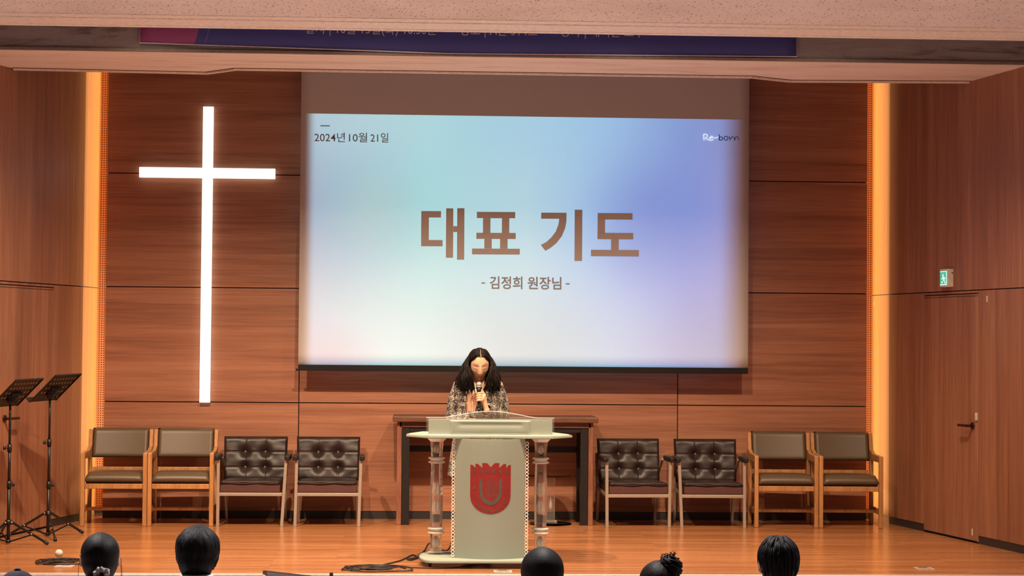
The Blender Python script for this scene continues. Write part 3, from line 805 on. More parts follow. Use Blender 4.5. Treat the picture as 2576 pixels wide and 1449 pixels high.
t = NT('lit_white_slide_print'); p = t.pbr((.62, .6, .6), .9); p.inputs['Emission Color'].default_value = (.70, .80, .95, 1); p.inputs['Emission Strength'].default_value = .85
ribbons('logo_lettering', [[(840, 465), (845, 560), (855, 640)], [(840, 465), (880, 452), (930, 460), (960, 490), (945, 540), (880, 575), (930, 595), (1000, 625), (1060, 642), (1110, 632), (1140, 605)],
        [(1035, 580), (1090, 570), (1125, 545), (1110, 518), (1070, 520), (1040, 550), (1015, 590)], [(1150, 570), (1215, 562), (1285, 545)]], t.m, 2.4)
circ = lambda cx_, cy_, rx, ry, n=18: [(cx_+rx*math.cos(2*PI*k/n), cy_+ry*math.sin(2*PI*k/n)) for k in range(n+1)]
ribbons('logo_lettering', [[(1315, 460), (1318, 550), (1312, 640)], circ(1368, 590, 52, 50), circ(1520, 580, 58, 60), [(1612, 525), (1630, 580), (1645, 645), (1660, 585), (1695, 545), (1735, 530)],
        [(1762, 540), (1775, 600), (1782, 655), (1790, 590), (1820, 545), (1860, 532), (1885, 565), (1905, 635)]], plain('dark_slide_print', (.12, .11, .16), .9), 1.9)

# ------------------------------------------------------------------ the lit cross on the wall
t = NT('lit_cross_face'); e = t.n('Emission'); e.inputs[0].default_value = (1, .97, .88, 1); e.inputs[1].default_value = 1.6; t.l(e.outputs[0], t.out.inputs[0])
xm, xw_ = -2.571, .046
b = MB(); z0c, z1c, za, zb_ = 1.046, 3.722, 3.075, 3.166
b.prism([(xm-xw_, z0c), (xm+xw_, z0c), (xm+xw_, za), (xm+.608, za), (xm+.608, zb_), (xm+xw_, zb_), (xm+xw_, z1c), (xm-xw_, z1c), (xm-xw_, zb_), (xm-.612, zb_), (xm-.612, za), (xm-xw_, za)], -.052, -.012, 'xz')
o = b.build('illuminated_cross', t.m); tag(o, 'tall white glowing cross mounted on the walnut wall left of the screen', 'cross')
b = MB()
for z in (1.5, 2.3, 2.9, 3.5): b.box(xm-.02, xm+.02, -.012, -.0002, z-.02, z+.02)
b.build('standoff', M_BLACK, o)
# ------------------------------------------------------------------ music stands
def make_stand(label, loc, rz, leg_angles, hub_z, desk_c, wdir, sdir, zs):
    r = thing('music_stand', label, 'music stand', loc, 0, 'music stands on the left of the stage')
    b = MB(); b.tube([(0, 0, .012), (0, 0, zs[1])], .0135, 12); b.build('lower_tube', M_BLACK, r)
    b = MB(); b.tube([(0, 0, zs[1]), (0, 0, zs[2])], .0115, 12); b.build('middle_tube', M_BLACK, r)
    b = MB(); b.tube([(0, 0, zs[2]), (0, 0, desk_c[2]-.075)], .0095, 12); b.build('upper_tube', M_BLACK, r)
    for z, s in ((zs[1], 1), (zs[2], -1)):
        b = MB(); b.tube([(0, 0, z-.03), (0, 0, z+.028)], .0175, 14); cl = b.build('collar', M_BLACK, r)
        b = MB(); b.tube([(0, 0, z), (s*.035, -.01, z)], .006, 8); b.tube([(s*.028, -.01, z), (s*.046, -.01, z)], .015, 12); b.build('knob', M_RUBBER, cl)
    b = MB(); b.tube([(0, 0, zs[0]-.02), (0, 0, zs[0]+.02)], .026, 14); b.build('leg_hub', M_BLACK, r)
    b = MB(); b.tube([(0, 0, .014), (0, 0, .04)], .020, 12); b.build('brace_hub', M_BLACK, r)
    for a, R_ in leg_angles:
        a = math.radians(a); dx, dy = math.cos(a), math.sin(a); q = Vector((dx, dy, 0))
        side = Vector((-dy, dx, 0))
        top = q*.028+Vector((0, 0, zs[0])); ft = q*R_+Vector((0, 0, .011)); md = top.lerp(ft, .55)
        b = MB(); b.bar(top, ft, .012, .019, (0, 0, 1)); lg = b.build('leg', M_BLACK, r, .002)
        b = MB(); d = (ft-top).normalized(); b.tube([ft-d*.035, ft+d*.004], .0135, 10); b.build('rubber_foot', M_RUBBER, lg)
        b = MB(); b.bar(Vector((dx*.018, dy*.018, .026)), md-Vector((0, 0, .006)), .006, .012); b.build('brace', M_BLACK, r)
        b = MB(); n_ = Vector((0, -1, .1)).normalized()
        for p_ in (top, md): b.sphere(p_+Vector((0, -.011, 0)), .0052, 8, 6)
        b.build('rivet', M_WHITEPL, lg)
    # slotted desk
    c = Vector(desk_c); wv, sv = Vector(wdir).normalized(), Vector(sdir).normalized(); nv = wv.cross(sv).normalized()
    WD, HD = .345, .335
    def fn(u, v): return c+wv*((u-.5)*WD)+sv*((v-.50)*HD)
    def keep(u, v):
        i, j = u*46, v*30
        if j < 4 or j > 27 or i < 3 or i > 43: return True
        if abs(u-.5) < .20 and .48 < v < .84: return True
        return not ((int(j)-4) % 5 < 2 and (int(i)-3) % 5 < 2)
    b = MB(); b.grid(46, 30, fn, False, keep); dk = b.build('desk', M_BLACK, r)
    m = dk.modifiers.new('thick', 'SOLIDIFY'); m.thickness = .0025
    if nv.z < 0: nv = -nv
    b = MB(); e0, e1 = fn(-.02, 1.0), fn(1.02, 1.0)
    b.bar(e0+nv*.022, e1+nv*.022, .004, .046, nv); b.build('desk_ledge', M_BLACK, dk)
    b = MB(); e0, e1 = fn(0, 0), fn(1, 0); b.bar(e0-nv*.004, e1-nv*.004, .004, .012, nv)
    for u in (0, 1): b.bar(fn(u, 0)-nv*.004, fn(u, 1)-nv*.004, .004, .010, nv)
    b.build('desk_rim', M_BLACK, dk)
    b = MB(); h = Vector((0, 0, desk_c[2]-.072)); b.sphere(h+Vector((0, 0, .012)), (.028, .026, .034), 14, 10)
    b.bar(h, c-nv*.008, .05, .05); b.bar(c-nv*.006-wv*.06, c-nv*.006+wv*.06, .045, .012, sv)
    b.tube([h+Vector((-.03, -.02, .02)), h+Vector((.055, -.03, .0))], .006, 8); b.tube([h+Vector((.05, -.03, .0)), h+Vector((.066, -.032, -.004))], .014, 10)
    b.build('tilt_clamp', M_RUBBER, r)
    return r
make_stand('black slotted music stand at the far left edge, nearer to the audience', (-3.845, -2.25, 0), 0,
           ((-3, .31), (118, .32), (238, .32)), .175, (.045, .0, 1.187), (-.197, -.40, -.01), (-.206, .10, -.20), (.175, .47, .755))
make_stand('black slotted music stand standing nearer to the tan chairs, right of the other stand', (-3.645, -1.68, 0), 0,
           ((52, .37), (-70, .36), (174, .33)), .195, (.043, .0, 1.214), (-.197, -.40, -.01), (-.206, .10, -.20), (.195, .425, .768))

# ------------------------------------------------------------------ small things on walls and floor
def on_right(name, label, cat, s, z, w_, h_, th, mat, side='right'):
    b = MB(); sbox(b, side, s-w_/2, s+w_/2, z-h_/2, z+h_/2, .0004, th); o = b.build(name, mat, None, min(.002, th/3)); return tag(o, label, cat)
on_right('sticker', 'small white sticker on the right wall above the door corner', 'sticker', 1.872, 1.999, .022, .05, .002, M_WHITEPL)
on_right('sticker', 'small white sticker low on the right door near the floor', 'sticker', 1.623, .085, .02, .055, .002, M_WHITEPL)
on_right('wall_switch', 'small white door switch just above the right lever handle', 'switch', 1.70, 1.036, .035, .062, .010, M_WHITEPL)
b = MB(); K, d, n = wall_side('right')
c0 = Vector((3.572, .20, 0)); c1 = Vector((3.615, -.28, 0)); dv = (c1-c0).normalized(); nn = Vector((-dv.y, dv.x, 0))
if nn.x > 0: nn = -nn
p = c0.lerp(c1, .16)
q = b.mark(); b.box(-.022, .022, 0, .002, -.022, .022); b.xform(Matrix(((dv.x, nn.x, 0, p.x+nn.x*.0006), (dv.y, nn.y, 0, p.y+nn.y*.0006), (0, 0, 1, 1.995), (0, 0, 0, 1))), q)
tag(b.build('sticker', M_WHITEPL), 'small white sticker inside the glowing right cove', 'sticker')
# exit sign: a lit box on the right wall
es = thing('exit_sign', 'green lit emergency exit sign box above the right door', 'sign', spt('right', 1.205, 2.187, 0))
K, d, n = wall_side('right')
MX = Matrix(((d.x, n.x, 0, 0), (d.y, n.y, 0, 0), (0, 0, 1, 0), (0, 0, 0, 1)))
def loc_box(b, *a):
    q = b.mark(); b.box(*a); b.xform(MX, q)
b = MB(); loc_box(b, -.072, .072, .0006, .056, -.076, .076); b.build('housing', M_WHITEPL, es, .004)
t = NT('exit_sign_light'); e = t.n('Emission'); e.inputs[0].default_value = (.13, .62, .38, 1); e.inputs[1].default_value = .8; t.l(e.outputs[0], t.out.inputs[0])
b = MB(); loc_box(b, -.064, .064, .0558, .0575, -.062, .060); pn = b.build('lit_panel', t.m, es)
t = NT('exit_sign_white'); e = t.n('Emission'); e.inputs[0].default_value = (.72, 1, .90, 1); e.inputs[1].default_value = 1.1; t.l(e.outputs[0], t.out.inputs[0])
b = MB()
def quad(pts):
    q = b.mark(); b.prism(pts, .0577, .0590, 'xz'); b.xform(MX, q)
for pts in ([(-.062, -.060), (.062, -.060), (.062, -.052), (-.062, -.052)], [(-.062, .052), (.062, .052), (.062, .058), (-.062, .058)], [(.052, -.052), (.062, -.052), (.062, .052), (.052, .052)],
            [(-.020, .030), (-.006, .034), (.004, .026), (-.002, .014), (-.016, .016)],
            [(-.014, .012), (.012, .012), (.020, -.016), (-.004, -.018)], [(.012, .010), (.036, -.002), (.033, -.010), (.012, .000)], [(-.014, .010), (-.036, -.006), (-.032, -.013), (-.010, .0)],
            [(.008, -.016), (.020, -.016), (.040, -.046), (.028, -.048)], [(-.004, -.017), (.008, -.017), (-.020, -.032), (-.040, -.030), (-.040, -.040), (-.014, -.042)]): quad(pts)
b.build('running_figure', t.m, es)
b = MB(); loc_box(b, .069, .0735, .008, .018, .035, .048); b.build('test_button', M_RUBBER, es)
# floor outlets
M_PLATE = plain('pale_metal_plate', (.62, .52, .42), .4, .4); M_PLATED = plain('plate_recess', (.30, .23, .17), .5)
def outlet(label, x, y, rz, open_=False):
    r = thing('floor_outlet', label, 'floor outlet', (x, y, 0), rz, 'floor outlets on the stage')
    b = MB(); b.box(-.065, .065, -.065, .065, .0004, .006); b.build('cover_plate', M_PLATE, r, .002)
    b = MB(); b.box(-.045, .045, -.045, .045, .0062, .0075); b.build('lid', M_PLATED if not open_ else M_PLATE, r, .001)
    b = MB(); b.box(-.03, .03, .028, .036, .0076, .0100); b.build('lid_edge', M_RUBBER, r)
    return r
outlet('pale floor outlet plate on the right of the stage, near the right door', 3.015, -3.70, .0)
outlet('pale floor outlet plate beside the cable heap at the left of the stage', -3.150, -3.68, .0, True)
outlet('pale floor outlet plate in front of the lectern base', -.052, -3.93, .0)

# ------------------------------------------------------------------ cables
def smooth_path(pts, n=6):
    P = [Vector(p) for p in pts]; out = []
    for i in range(len(P)-1):
        p0, p1, p2, p3 = P[max(i-1, 0)], P[i], P[i+1], P[min(i+2, len(P)-1)]
        for k in range(n):
            t_ = k/n
            out.append(.5*((2*p1)+(-p0+p2)*t_+(2*p0-5*p1+4*p2-p3)*t_*t_+(-p0+3*p1-3*p2+p3)*t_**3))
    out.append(P[-1]); return out
M_CABLE = plain('black_cable', (.018, .012, .010), .5)
M_CABLE2 = plain('dark_red_brown_cable', (.06, .018, .010), .5)
rnd = random.Random(5)
b = MB()
def F(px_, py_, z=.006):
    p_ = at_z(px_, py_, 0); return (p_.x, p_.y, z)
b.tube(smooth_path([(-.30, -2.55, .40), (-.36, -2.60, .20), (-.42, -2.75, .02), F(1083, 1368), F(1068, 1386), F(1052, 1402), F(1036, 1407), F(1024, 1408), F(1032, 1411), F(1050, 1405), F(1040, 1398), F(1030, 1401), F(1010, 1411), F(985, 1418), F(965, 1422)], 6), .0052, 8)
tag(b.build('cable', M_CABLE), 'thin black cable running from the lectern down to the coil on the floor', 'cable')
b = MB()
b.tube(smooth_path([F(1030, 1429), F(1040, 1429.5), F(1085, 1431), F(1130, 1430.5), F(1165, 1427), F(1195, 1421), F(1222, 1412)], 6), .0050, 8)
tag(b.build('cable', M_CABLE2), 'dark cable lying in an arc on the floor in front of the lectern', 'cable')
def coil(label, cx_, cy_, rx, ry, n, seed, big=1):
    rn = random.Random(seed); b = MB(); pts = []
    N = n*14
    for i in range(N+1):
        a = 2*PI*i/14+rn.uniform(-.12, .12); k = 1+.25*math.sin(i*.37+seed)+rn.uniform(-.10, .10)
        if big and i < 24: k *= 1.8
        pts.append((cx_+rx*k*math.cos(a)+.03*math.sin(i*.21), cy_+ry*k*math.sin(a)+.02*math.cos(i*.17), .006+.012*(i/N)*n/6*.9+rn.uniform(0, .004)))
    b.tube(smooth_path(pts, 3), .0052, 6)
    return tag(b.build('cable_coil', M_CABLE), label, 'cable', 'coiled cables on the stage floor')
coil('black cable coiled in a flat heap left of the lectern at the stage edge', -.98, -3.80, .13, .10, 8, 3)
coil('black cable coiled under a pale ball on the left of the stage', -3.235, -3.44, .105, .10, 8, 9)
b = MB(); b.sphere((-3.238, -3.42, .064), .029, 20, 14)
tag(b.build('ball', plain('pale_beige_ball', (.68, .58, .48), .7)), 'pale round ball lying on the black cable coil', 'ball')

# ------------------------------------------------------------------ the banner on the upright face
YB0, YB1 = -2.763, -2.803                                    # the face runs slightly askew
def yb(x): return YB0+(YB1-YB0)*(x+4.35)/8.7
bx0, bx1 = -2.805, 2.250
def zbot(x):
    u = (x-bx0)/(bx1-bx0); return 3.872-.045*min(1, u*2.2)+.016*max(0, (u-.5)*2)
t = NT('banner_print'); tc = t.n('TexCoord'); sp = t.n('SeparateXYZ'); t.l(tc.outputs['Object'], sp.inputs[0])
a = t.math('SUBTRACT', sp.outputs[0], -2.86); c_ = t.math('SUBTRACT', sp.outputs[2], 4.07)
dd = t.math('SQRT', t.math('ADD', t.math('MULTIPLY', a, a), t.math('MULTIPLY', c_, c_)))
col = t.ramp(t.math('MULTIPLY', sp.outputs[0], .2, True), [(0, (.065, .075, .30)), (1, (.05, .05, .20))])
col = t.mix(t.math('LESS_THAN', dd, .51), col, (.33, .085, .24))
ring = t.math('LESS_THAN', t.math('ABSOLUTE', t.math('SUBTRACT', dd, .585)), .002)
col = t.mix(t.math('MULTIPLY', ring, .35), col, (.5, .4, .6))
t.pbr(col, .6, spec=.2)
b = MB()
b.grid(50, 6, lambda u, v: (bx0+(bx1-bx0)*u, yb(bx0+(bx1-bx0)*u)-.006-.004*math.sin(u*14)*(1-v), zbot(bx0+(bx1-bx0)*u)*(1-v)+4.55*v))
bn = b.build('banner', t.m); tag(bn, 'long blue and magenta printed banner hanging above the stage, its top hidden', 'banner')
m = bn.modifiers.new('thick', 'SOLIDIFY'); m.thickness = .002; m.offset = 0
M_BORD = plain('pale_border', (.70, .62, .66), .6)
b = MB()
def hem(pts, wd=.007):
    for (xa, za_), (xb, zb2) in zip(pts, pts[1:]):
        b.bar((xa, yb(xa)-.0125, za_), (xb, yb(xb)-.0125, zb2), .002, wd)
hem([(bx0+(bx1-bx0)*i/40, zbot(bx0+(bx1-bx0)*i/40)+.002) for i in range(41)]); hem([(bx0+.003, zbot(bx0)), (bx0+.003, 4.5)]); hem([(bx1-.003, zbot(bx1)), (bx1-.003, 4.5)])
b.build('border', M_BORD, bn)
me = text_mesh('일시 | 10월 15일(화) 10:30분   •   장소 | A관 314호   •   강사 | 배덕만 교수', 1.0, .0)
a0, a1, b0, b1 = bounds(me)
def fnb(x, y):
    X = -1.545+(x-a0)/(a1-a0)*2.600; Z = 3.950+.004*(X+1.5)+(y-b0)/(b1-b0)*.098; return (X, yb(X)-.0135, Z)
place_text(me, 'banner_lettering', plain('banner_white_print', (.62, .54, .60), .6), bn, fnb)

# ------------------------------------------------------------------ dark monitor and post at the stage edge
r = thing('floor_monitor', 'black slanted monitor cabinet with a pale side panel in front of the stage edge', 'loudspeaker', (-1.53, -4.66, -.45), .30)
b = MB(); pr = [(-.20, 0), (.20, 0), (.20, .18), (-.02, .555), (-.14, .555), (-.20, .46)]
M0 = Matrix(((0, 1, 0, 0), (1, 0, 0, 0), (0, 0, 1, 0), (0, 0, 0, 1)))
b.prism(pr, -.155, .17, 'xz'); 
b.xform(M0); b.b.verts.ensure_lookup_table()
for v in b.b.verts: v.co.z -= max(0, v.co.x+.10)*.17*(1 if v.co.z > .2 else 0)
b.build('cabinet', M_BLACK, r, .006)
b = MB(); b.prism([(-.19, .01), (.19, .01), (.19, .17), (-.03, .53), (-.13, .53), (-.19, .45)], -.166, -.1555, 'xz'); b.xform(M0); b.build('side_panel', plain('pale_side_panel', (.62, .52, .44), .6), r, .003)
b = MB(); b.box(-.012, .012, -.012, .012, 0, .487); o = b.build('post', M_BLACK, None, .002, loc=(-1.240, -4.30, -.45)); tag(o, 'short black post sticking up at the stage edge right of the slanted monitor', 'post')
# ================================================================== PEOPLE
def fuse(bm_list, voxel, smooth_it=3):
    """several closed shapes grown into one continuous skin"""
    bm = bmesh.new()
    for q in bm_list:
        bmesh.ops.recalc_face_normals(q.b, faces=q.b.faces)
        me = bpy.data.meshes.new('tmp'); q.b.to_mesh(me); q.b.free(); bm.from_mesh(me); bpy.data.meshes.remove(me)
    me = bpy.data.meshes.new('tmp'); bm.to_mesh(me); bm.free()
    o = bpy.data.objects.new('tmp', me); COL.objects.link(o)
    m = o.modifiers.new('r', 'REMESH'); m.mode = 'VOXEL'; m.voxel_size = voxel; m.use_smooth_shade = True
    if smooth_it:
        s = o.modifiers.new('s', 'SMOOTH'); s.factor = .5; s.iterations = smooth_it
    out = evaluated_mesh(o, 'body'); bpy.data.objects.remove(o); bpy.data.meshes.remove(me)
    return out
def smo(a, b, x): t_ = max(0, min(1, (x-a)/(b-a))); return t_*t_*(3-2*t_)
def ga(x, s): return math.exp(-(x/s)**2)
def head_point(d):
    """unit direction to a point of a head that looks along -y"""
    x, y, z = .0735*d.x, .094*d.y, .116*d.z
    if z < 0:
        k = -z/.116
        x *= 1-.30*k**1.6
        if y > 0: y *= 1-.42*smo(.15, .9, k)
        else: y *= 1-.02*k
    if d.y < 0:
        fr = smo(0, .55, -d.y); q = 0
        if -.040 < z < .040:
            kk = (.030-z)/.060; h = .004+.017*smo(0, 1, kk); sg = .0075+.005*smo(0, 1, kk)
            q += h*ga(x, sg)*smo(-.040, -.030, z)*(1-smo(.020, .036, z))
            q += .006*ga(abs(x)-.013, .006)*ga(z+.028, .007)
        q -= .0085*ga(abs(x)-.031, .015)*ga(z-.014, .011)
        q += .0065*ga(abs(x)-.031, .013)*ga(z-.011, .0085)
        q += .0035*ga(abs(x)-.030, .022)*ga(z-.034, .008)
        q += .0045*ga(abs(x)-.043, .018)*ga(z+.026, .020)
        q += .0055*ga(x, .020)*ga(z+.0565, .0050)+.0065*ga(x, .017)*ga(z+.0680, .0055)-.0050*ga(x, .021)*ga(z+.0620, .0022)
        q += .0065*ga(x, .017)*ga(z+.098, .014)
        q -= .003*ga(abs(x)-.022, .004)*ga(z+.040, .014)
        y -= q*fr
    return Vector((x, y, z))
def head_mb(mat, n=120, m=96, ears=True):
    b = MB(); rings = []
    for j in range(m+1):
        th = PI*j/m; s, c = math.sin(th), -math.cos(th)
        if s < 1e-6: rings.append([b.b.verts.new(mat @ head_point(Vector((0, 0, c))))])
        else: rings.append([b.b.verts.new(mat @ head_point(Vector((s*math.cos(2*PI*k/n), s*math.sin(2*PI*k/n), c)))) for k in range(n)])
    for a, c in zip(rings, rings[1:]):
        for k in range(n):
            q = (k+1) % n
            if len(a) == 1: b._f((a[0], c[q], c[k]), True)
            elif len(c) == 1: b._f((a[k], a[q], c[0]), True)
            else: b._f((a[k], a[q], c[q], c[k]), True)
    if ears:
        for s in (-1, 1):
            q = b.mark(); b.sphere((0, 0, 0), (.0085, .019, .032), 14, 10)
            b.xform(mat @ Matrix.Translation((s*.077, .012, -.004)) @ Matrix.Rotation(s*.28, 4, 'Z') @ Matrix.Rotation(-.12, 4, 'X'), q)
            q = b.mark(); b.torus((0, 0, 0), .021, .005, 'x', 14, 6)
            b.xform(mat @ Matrix.Translation((s*.083, .015, .0)) @ Matrix.Rotation(s*.35, 4, 'Z') @ Matrix.Scale(.75, 4, (0, 1, 0)) @ Matrix.Scale(1.35, 4, (0, 0, 1)), q)
    return b
def limb(pts, rad, n=14):
    b = MB(); P = smooth_path(pts, 5); m = len(P)-1; R_ = []
    for i in range(m+1):
        t_ = i/m*(len(rad)-1); k = min(int(t_), len(rad)-2); R_.append(rad[k]+(rad[k+1]-rad[k])*(t_-k))
    b.tube(P, R_, n)
    b.sphere(P[0], R_[0]*.99, 14, 10); b.sphere(P[-1], R_[-1]*.99, 14, 10)
    return b
def skin_mat(name, col, extra=None):
    t = NT(name); v = t.noise(t.coords(), 40, 3.)
    p = t.pbr(t.ramp(v, [(.3, tuple(c*.93 for c in col)), (.7, tuple(min(1, c*1.06) for c in col))]), .5, spec=.35)
    p.inputs['Subsurface Weight'].default_value = .08; p.inputs['Subsurface Radius'].default_value = (.01, .004, .002); return t.m
def hair_mat(name, a, b_):
    t = NT(name); v = t.noise(t.coords((60, 60, 6)), 3., 4., .6)
    t.pbr(t.ramp(v, [(.35, a), (.7, b_)]), .58, spec=.14, bump=v, bump_s=.35, bump_d=.004); return t.m
M_SKIN = skin_mat('face_skin', (.70, .40, .27)); M_LIPS = skin_mat('lips', (.42, .12, .09)); M_BROW = plain('brow_hair', (.14, .06, .04), .7)
M_SKIN2 = skin_mat('neck_skin', (.50, .28, .20))
M_HAIR = hair_mat('black_wavy_hair', (.003, .002, .0018), (.013, .007, .005))
M_HAIRB = hair_mat('black_hair', (.004, .004, .005), (.014, .014, .017))

# ------------------------------------------------------------------ the woman praying at the lectern
WX, WY = -.192, -2.62
wm = thing('person', 'woman with long wavy dark hair and tweed coat bowing at the lectern with a microphone', 'person', (WX, WY, 0))
HC = Vector((.004, -.075, 1.444)); HM = Matrix.Translation(HC) @ Matrix.Rotation(.06, 4, 'Z') @ Matrix.Rotation(math.radians(24), 4, 'X') @ Matrix.Scale(1.09, 4)
parts = [head_mb(HM)]
b = MB(); b.loft([(.60, 0, .0, .15, .105), (.80, 0, .0, .168, .118), (.92, 0, .0, .160, .112), (1.03, 0, .0, .132, .096), (1.14, 0, -.005, .140, .104), (1.22, 0, -.005, .146, .102), (1.29, 0, 0, .140, .082), (1.325, 0, 0, .095, .062), (1.345, 0, .0, .05, .05)], 32, 2.2); parts.append(b)
parts.append(limb([(0, .01, 1.30), (0, -.01, 1.36), (0, -.045, 1.42)], [.050, .047, .050]))
SHL, ELL, WRL = Vector((.150, .0, 1.275)), Vector((.196, .015, 1.040)), Vector((.060, -.185, 1.095))
SHR, ELR, WRR = Vector((-.150, .0, 1.275)), Vector((-.200, .010, 1.015)), Vector((-.070, -.195, 1.008))
for S, E_, W_ in ((SHL, ELL, WRL), (SHR, ELR, WRR)):
    parts.append(limb([S, S.lerp(E_, .5), E_], [.046, .042, .036])); parts.append(limb([E_, E_.lerp(W_, .5), W_], [.036, .033, .024]))
for s in (-1, 1):
    parts.append(limb([(s*.075, 0, .66), (s*.078, -.005, .46), (s*.075, .01, .26), (s*.072, .01, .09)], [.080, .056, .052, .034]))
    parts.append(limb([(s*.072, .03, .045), (s*.076, -.07, .032), (s*.080, -.15, .022)], [.032, .034, .024]))
# microphone axis: ball near the lips, body downwards and towards the audience
MB0 = Vector((.0, -.176, 1.285)); MD = Vector((0, -.22, -.975)).normalized()
def mic(t_): return MB0+MD*t_
# left hand: palm to the right of the microphone, four fingers wrapped over its front, thumb behind
pc = mic(.098)+Vector((.034, .010, -.006))
b = MB(); q = b.mark(); b.sphere((0, 0, 0), (.017, .030, .041), 18, 12); b.xform(Matrix.Translation(pc) @ Matrix.Rotation(.35, 4, 'Y'), q); parts.append(b)
parts.append(limb([WRL, WRL.lerp(pc, .6), pc], [.0205, .0215, .026]))
for i in range(4):
    c = mic(.066+.0185*i); ln = (1.0, 1.08, 1.02, .86)[i]; R_ = .0205
    sp_ = []
    for k, a in enumerate((20, -25, -75, -120, -160)):
        a = math.radians(a if k < 3 else -75+(a+75)*ln); u_ = Vector((1, 0, 0))*math.cos(a)+Vector((0, 1, -.22)).normalized()*math.sin(a)
        sp_.append(c+u_*(R_+.002*(k == 2))+Vector((0, 0, .002*(2-k)*.4)))
    sp_ = [pc+Vector((.002, .004, .024-.017*i))]+sp_
    parts.append(limb(sp_, [.0098, .0100, .0092, .0088, .0080, .0068], 10))
c = mic(.072); parts.append(limb([pc+Vector((-.004, .022, .010)), c+Vector((.022, .022, .0)), c+Vector((.004, .026, .012)), c+Vector((-.014, .020, .018))], [.013, .0115, .0100, .0080], 10))
# right hand resting on the reading board, fingers pointing across
pr_ = WRR+Vector((.062, -.022, -.002)); b = MB(); q = b.mark(); b.sphere((0, 0, 0), (.042, .034, .015), 18, 12); b.xform(Matrix.Translation(pr_) @ Matrix.Rotation(-.3, 4, 'Z'), q); parts.append(b)
parts.append(limb([WRR, WRR.lerp(pr_, .6), pr_], [.024, .024, .020]))
for i in range(4):
    ln = (.066, .074, .070, .054)[i]; a = -.55+.20*i; bs = pr_+Vector((.030, -.024+.017*i, .001)); dr_ = Vector((math.cos(a), math.sin(a), 0))
    parts.append(limb([bs, bs+dr_*ln*.45+Vector((0, 0, .008)), bs+dr_*ln*.8+Vector((0, 0, .002)), bs+dr_*ln+Vector((0, 0, -.008))], [.0098, .0092, .0085, .0072], 10))
parts.append(limb([pr_+Vector((-.010, .026, .004)), pr_+Vector((.018, .046, .006)), pr_+Vector((.042, .052, .002))], [.012, .0105, .0085], 10))
me = fuse(parts, .003, 2); me.name = 'body'
body = bpy.data.objects.new('body', me); COL.objects.link(body); body.parent = wm
t = NT('face_and_hand_skin')                               # lips, brows, lashes, and painted mouth and nostril shade, are marked by attributes
v_ = t.noise(t.coords(), 40, 3.)
c = t.ramp(v_, [(.3, (.54, .29, .18)), (.7, (.64, .355, .23))])
at_ = t.n('Attribute'); at_.attribute_name = 'lips'; c = t.mix(t.ramp(at_.outputs['Fac'], [(.35, (0, 0, 0)), (.65, (.85, .85, .85))]), c, (.40, .13, .10))
at_ = t.n('Attribute'); at_.attribute_name = 'brow_and_shade'; c = t.mix(t.ramp(at_.outputs['Fac'], [(.35, (0, 0, 0)), (.75, (.75, .75, .75))]), c, (.13, .055, .04))
p = t.pbr(c, .5, spec=.35); p.inputs['Subsurface Weight'].default_value = .08; p.inputs['Subsurface Radius'].default_value = (.01, .004, .002)
for m_ in (t.m, plain('dark_stockings', (.05, .035, .03), .7)): me.materials.append(m_)
HI = HM.inverted()
for p_ in me.polygons:
    if p_.center.z < .62: p_.material_index = 1
la = me.attributes.new('lips', 'FLOAT', 'POINT'); ba = me.attributes.new('brow_and_shade', 'FLOAT', 'POINT')
for i_, v in enumerate(me.vertices):
    if v.co.z < 1.2: continue
    q = HI @ v.co
    if q.y < -.05 and abs(q.x) < .06:
        ax = abs(q.x)
        la.data[i_].value = smo(1.35, .65, math.hypot(ax/.0195, (q.z+.0620)/(.0105*(1-.35*min(1, ax/.02)))))
        bz = .0365+.004*smo(.012, .034, ax)-.006*smo(.034, .052, ax)
        br_ = smo(.0050, .0018, abs(q.z-bz))*smo(.010, .016, ax)*smo(.054, .046, ax)*.8
        ez = .0050-.0035*(1-((ax-.031)/.015)**2)
        ey = smo(.0036, .0012, abs(q.z-ez))*smo(.014, .019, ax)*smo(.050, .044, ax)
        mouth_shade = smo(.0034, .0010, abs(q.z+.0618))*smo(.018, .010, ax)  # dark slit between the lips, painted in as shade
        nostril_shade = .9*math.exp(-((ax-.0085)/.004)**2-((q.z+.0385)/.003)**2)  # shade of the nostrils painted onto the skin
        ba.data[i_].value = max(br_, ey, mouth_shade, nostril_shade)
# shoes
b = MB()
for s in (-1, 1):
    q = b.mark(); b.sphere((0, 0, 0), (.042, .118, .040), 18, 12); b.xform(Matrix.Translation((s*.078, -.055, .034)), q)
    b.box(s*.074-.018, s*.074+.018, .035, .07, 0, .05)
b.build('shoes', M_BLACK, wm)
# blouse: fitted, ribbed front and a soft collar
t = NT('peach_blouse'); sp = t.n('SeparateXYZ'); tc = t.n('TexCoord'); t.l(tc.outputs['Object'], sp.inputs[0])
wv = t.math('SINE', t.math('ADD', t.math('MULTIPLY', sp.outputs[0], 330), t.math('MULTIPLY', t.noise(t.coords((8, 1, 3)), 2.), 6)))
t.pbr(t.ramp(t.math('ADD', t.math('MULTIPLY', wv, .5), .5), [(0, (.74, .37, .25)), (1, (.86, .48, .34))]), .7, spec=.2, bump=wv, bump_s=.3, bump_d=.004)
b1_ = MB(); b1_.loft([(.93, 0, 0, .164, .116), (1.03, 0, -.002, .138, .103), (1.14, 0, -.007, .147, .112), (1.22, 0, -.007, .152, .109), (1.29, 0, -.002, .142, .090), (1.325, 0, -.004, .098, .072), (1.35, 0, -.010, .062, .060), (1.365, 0, -.012, .056, .055)], 40, 2.2)
bl = bpy.data.objects.new('blouse', fuse([b1_], .005, 3)); COL.objects.link(bl); bl.parent = wm; bl.data.materials.append(t.m)
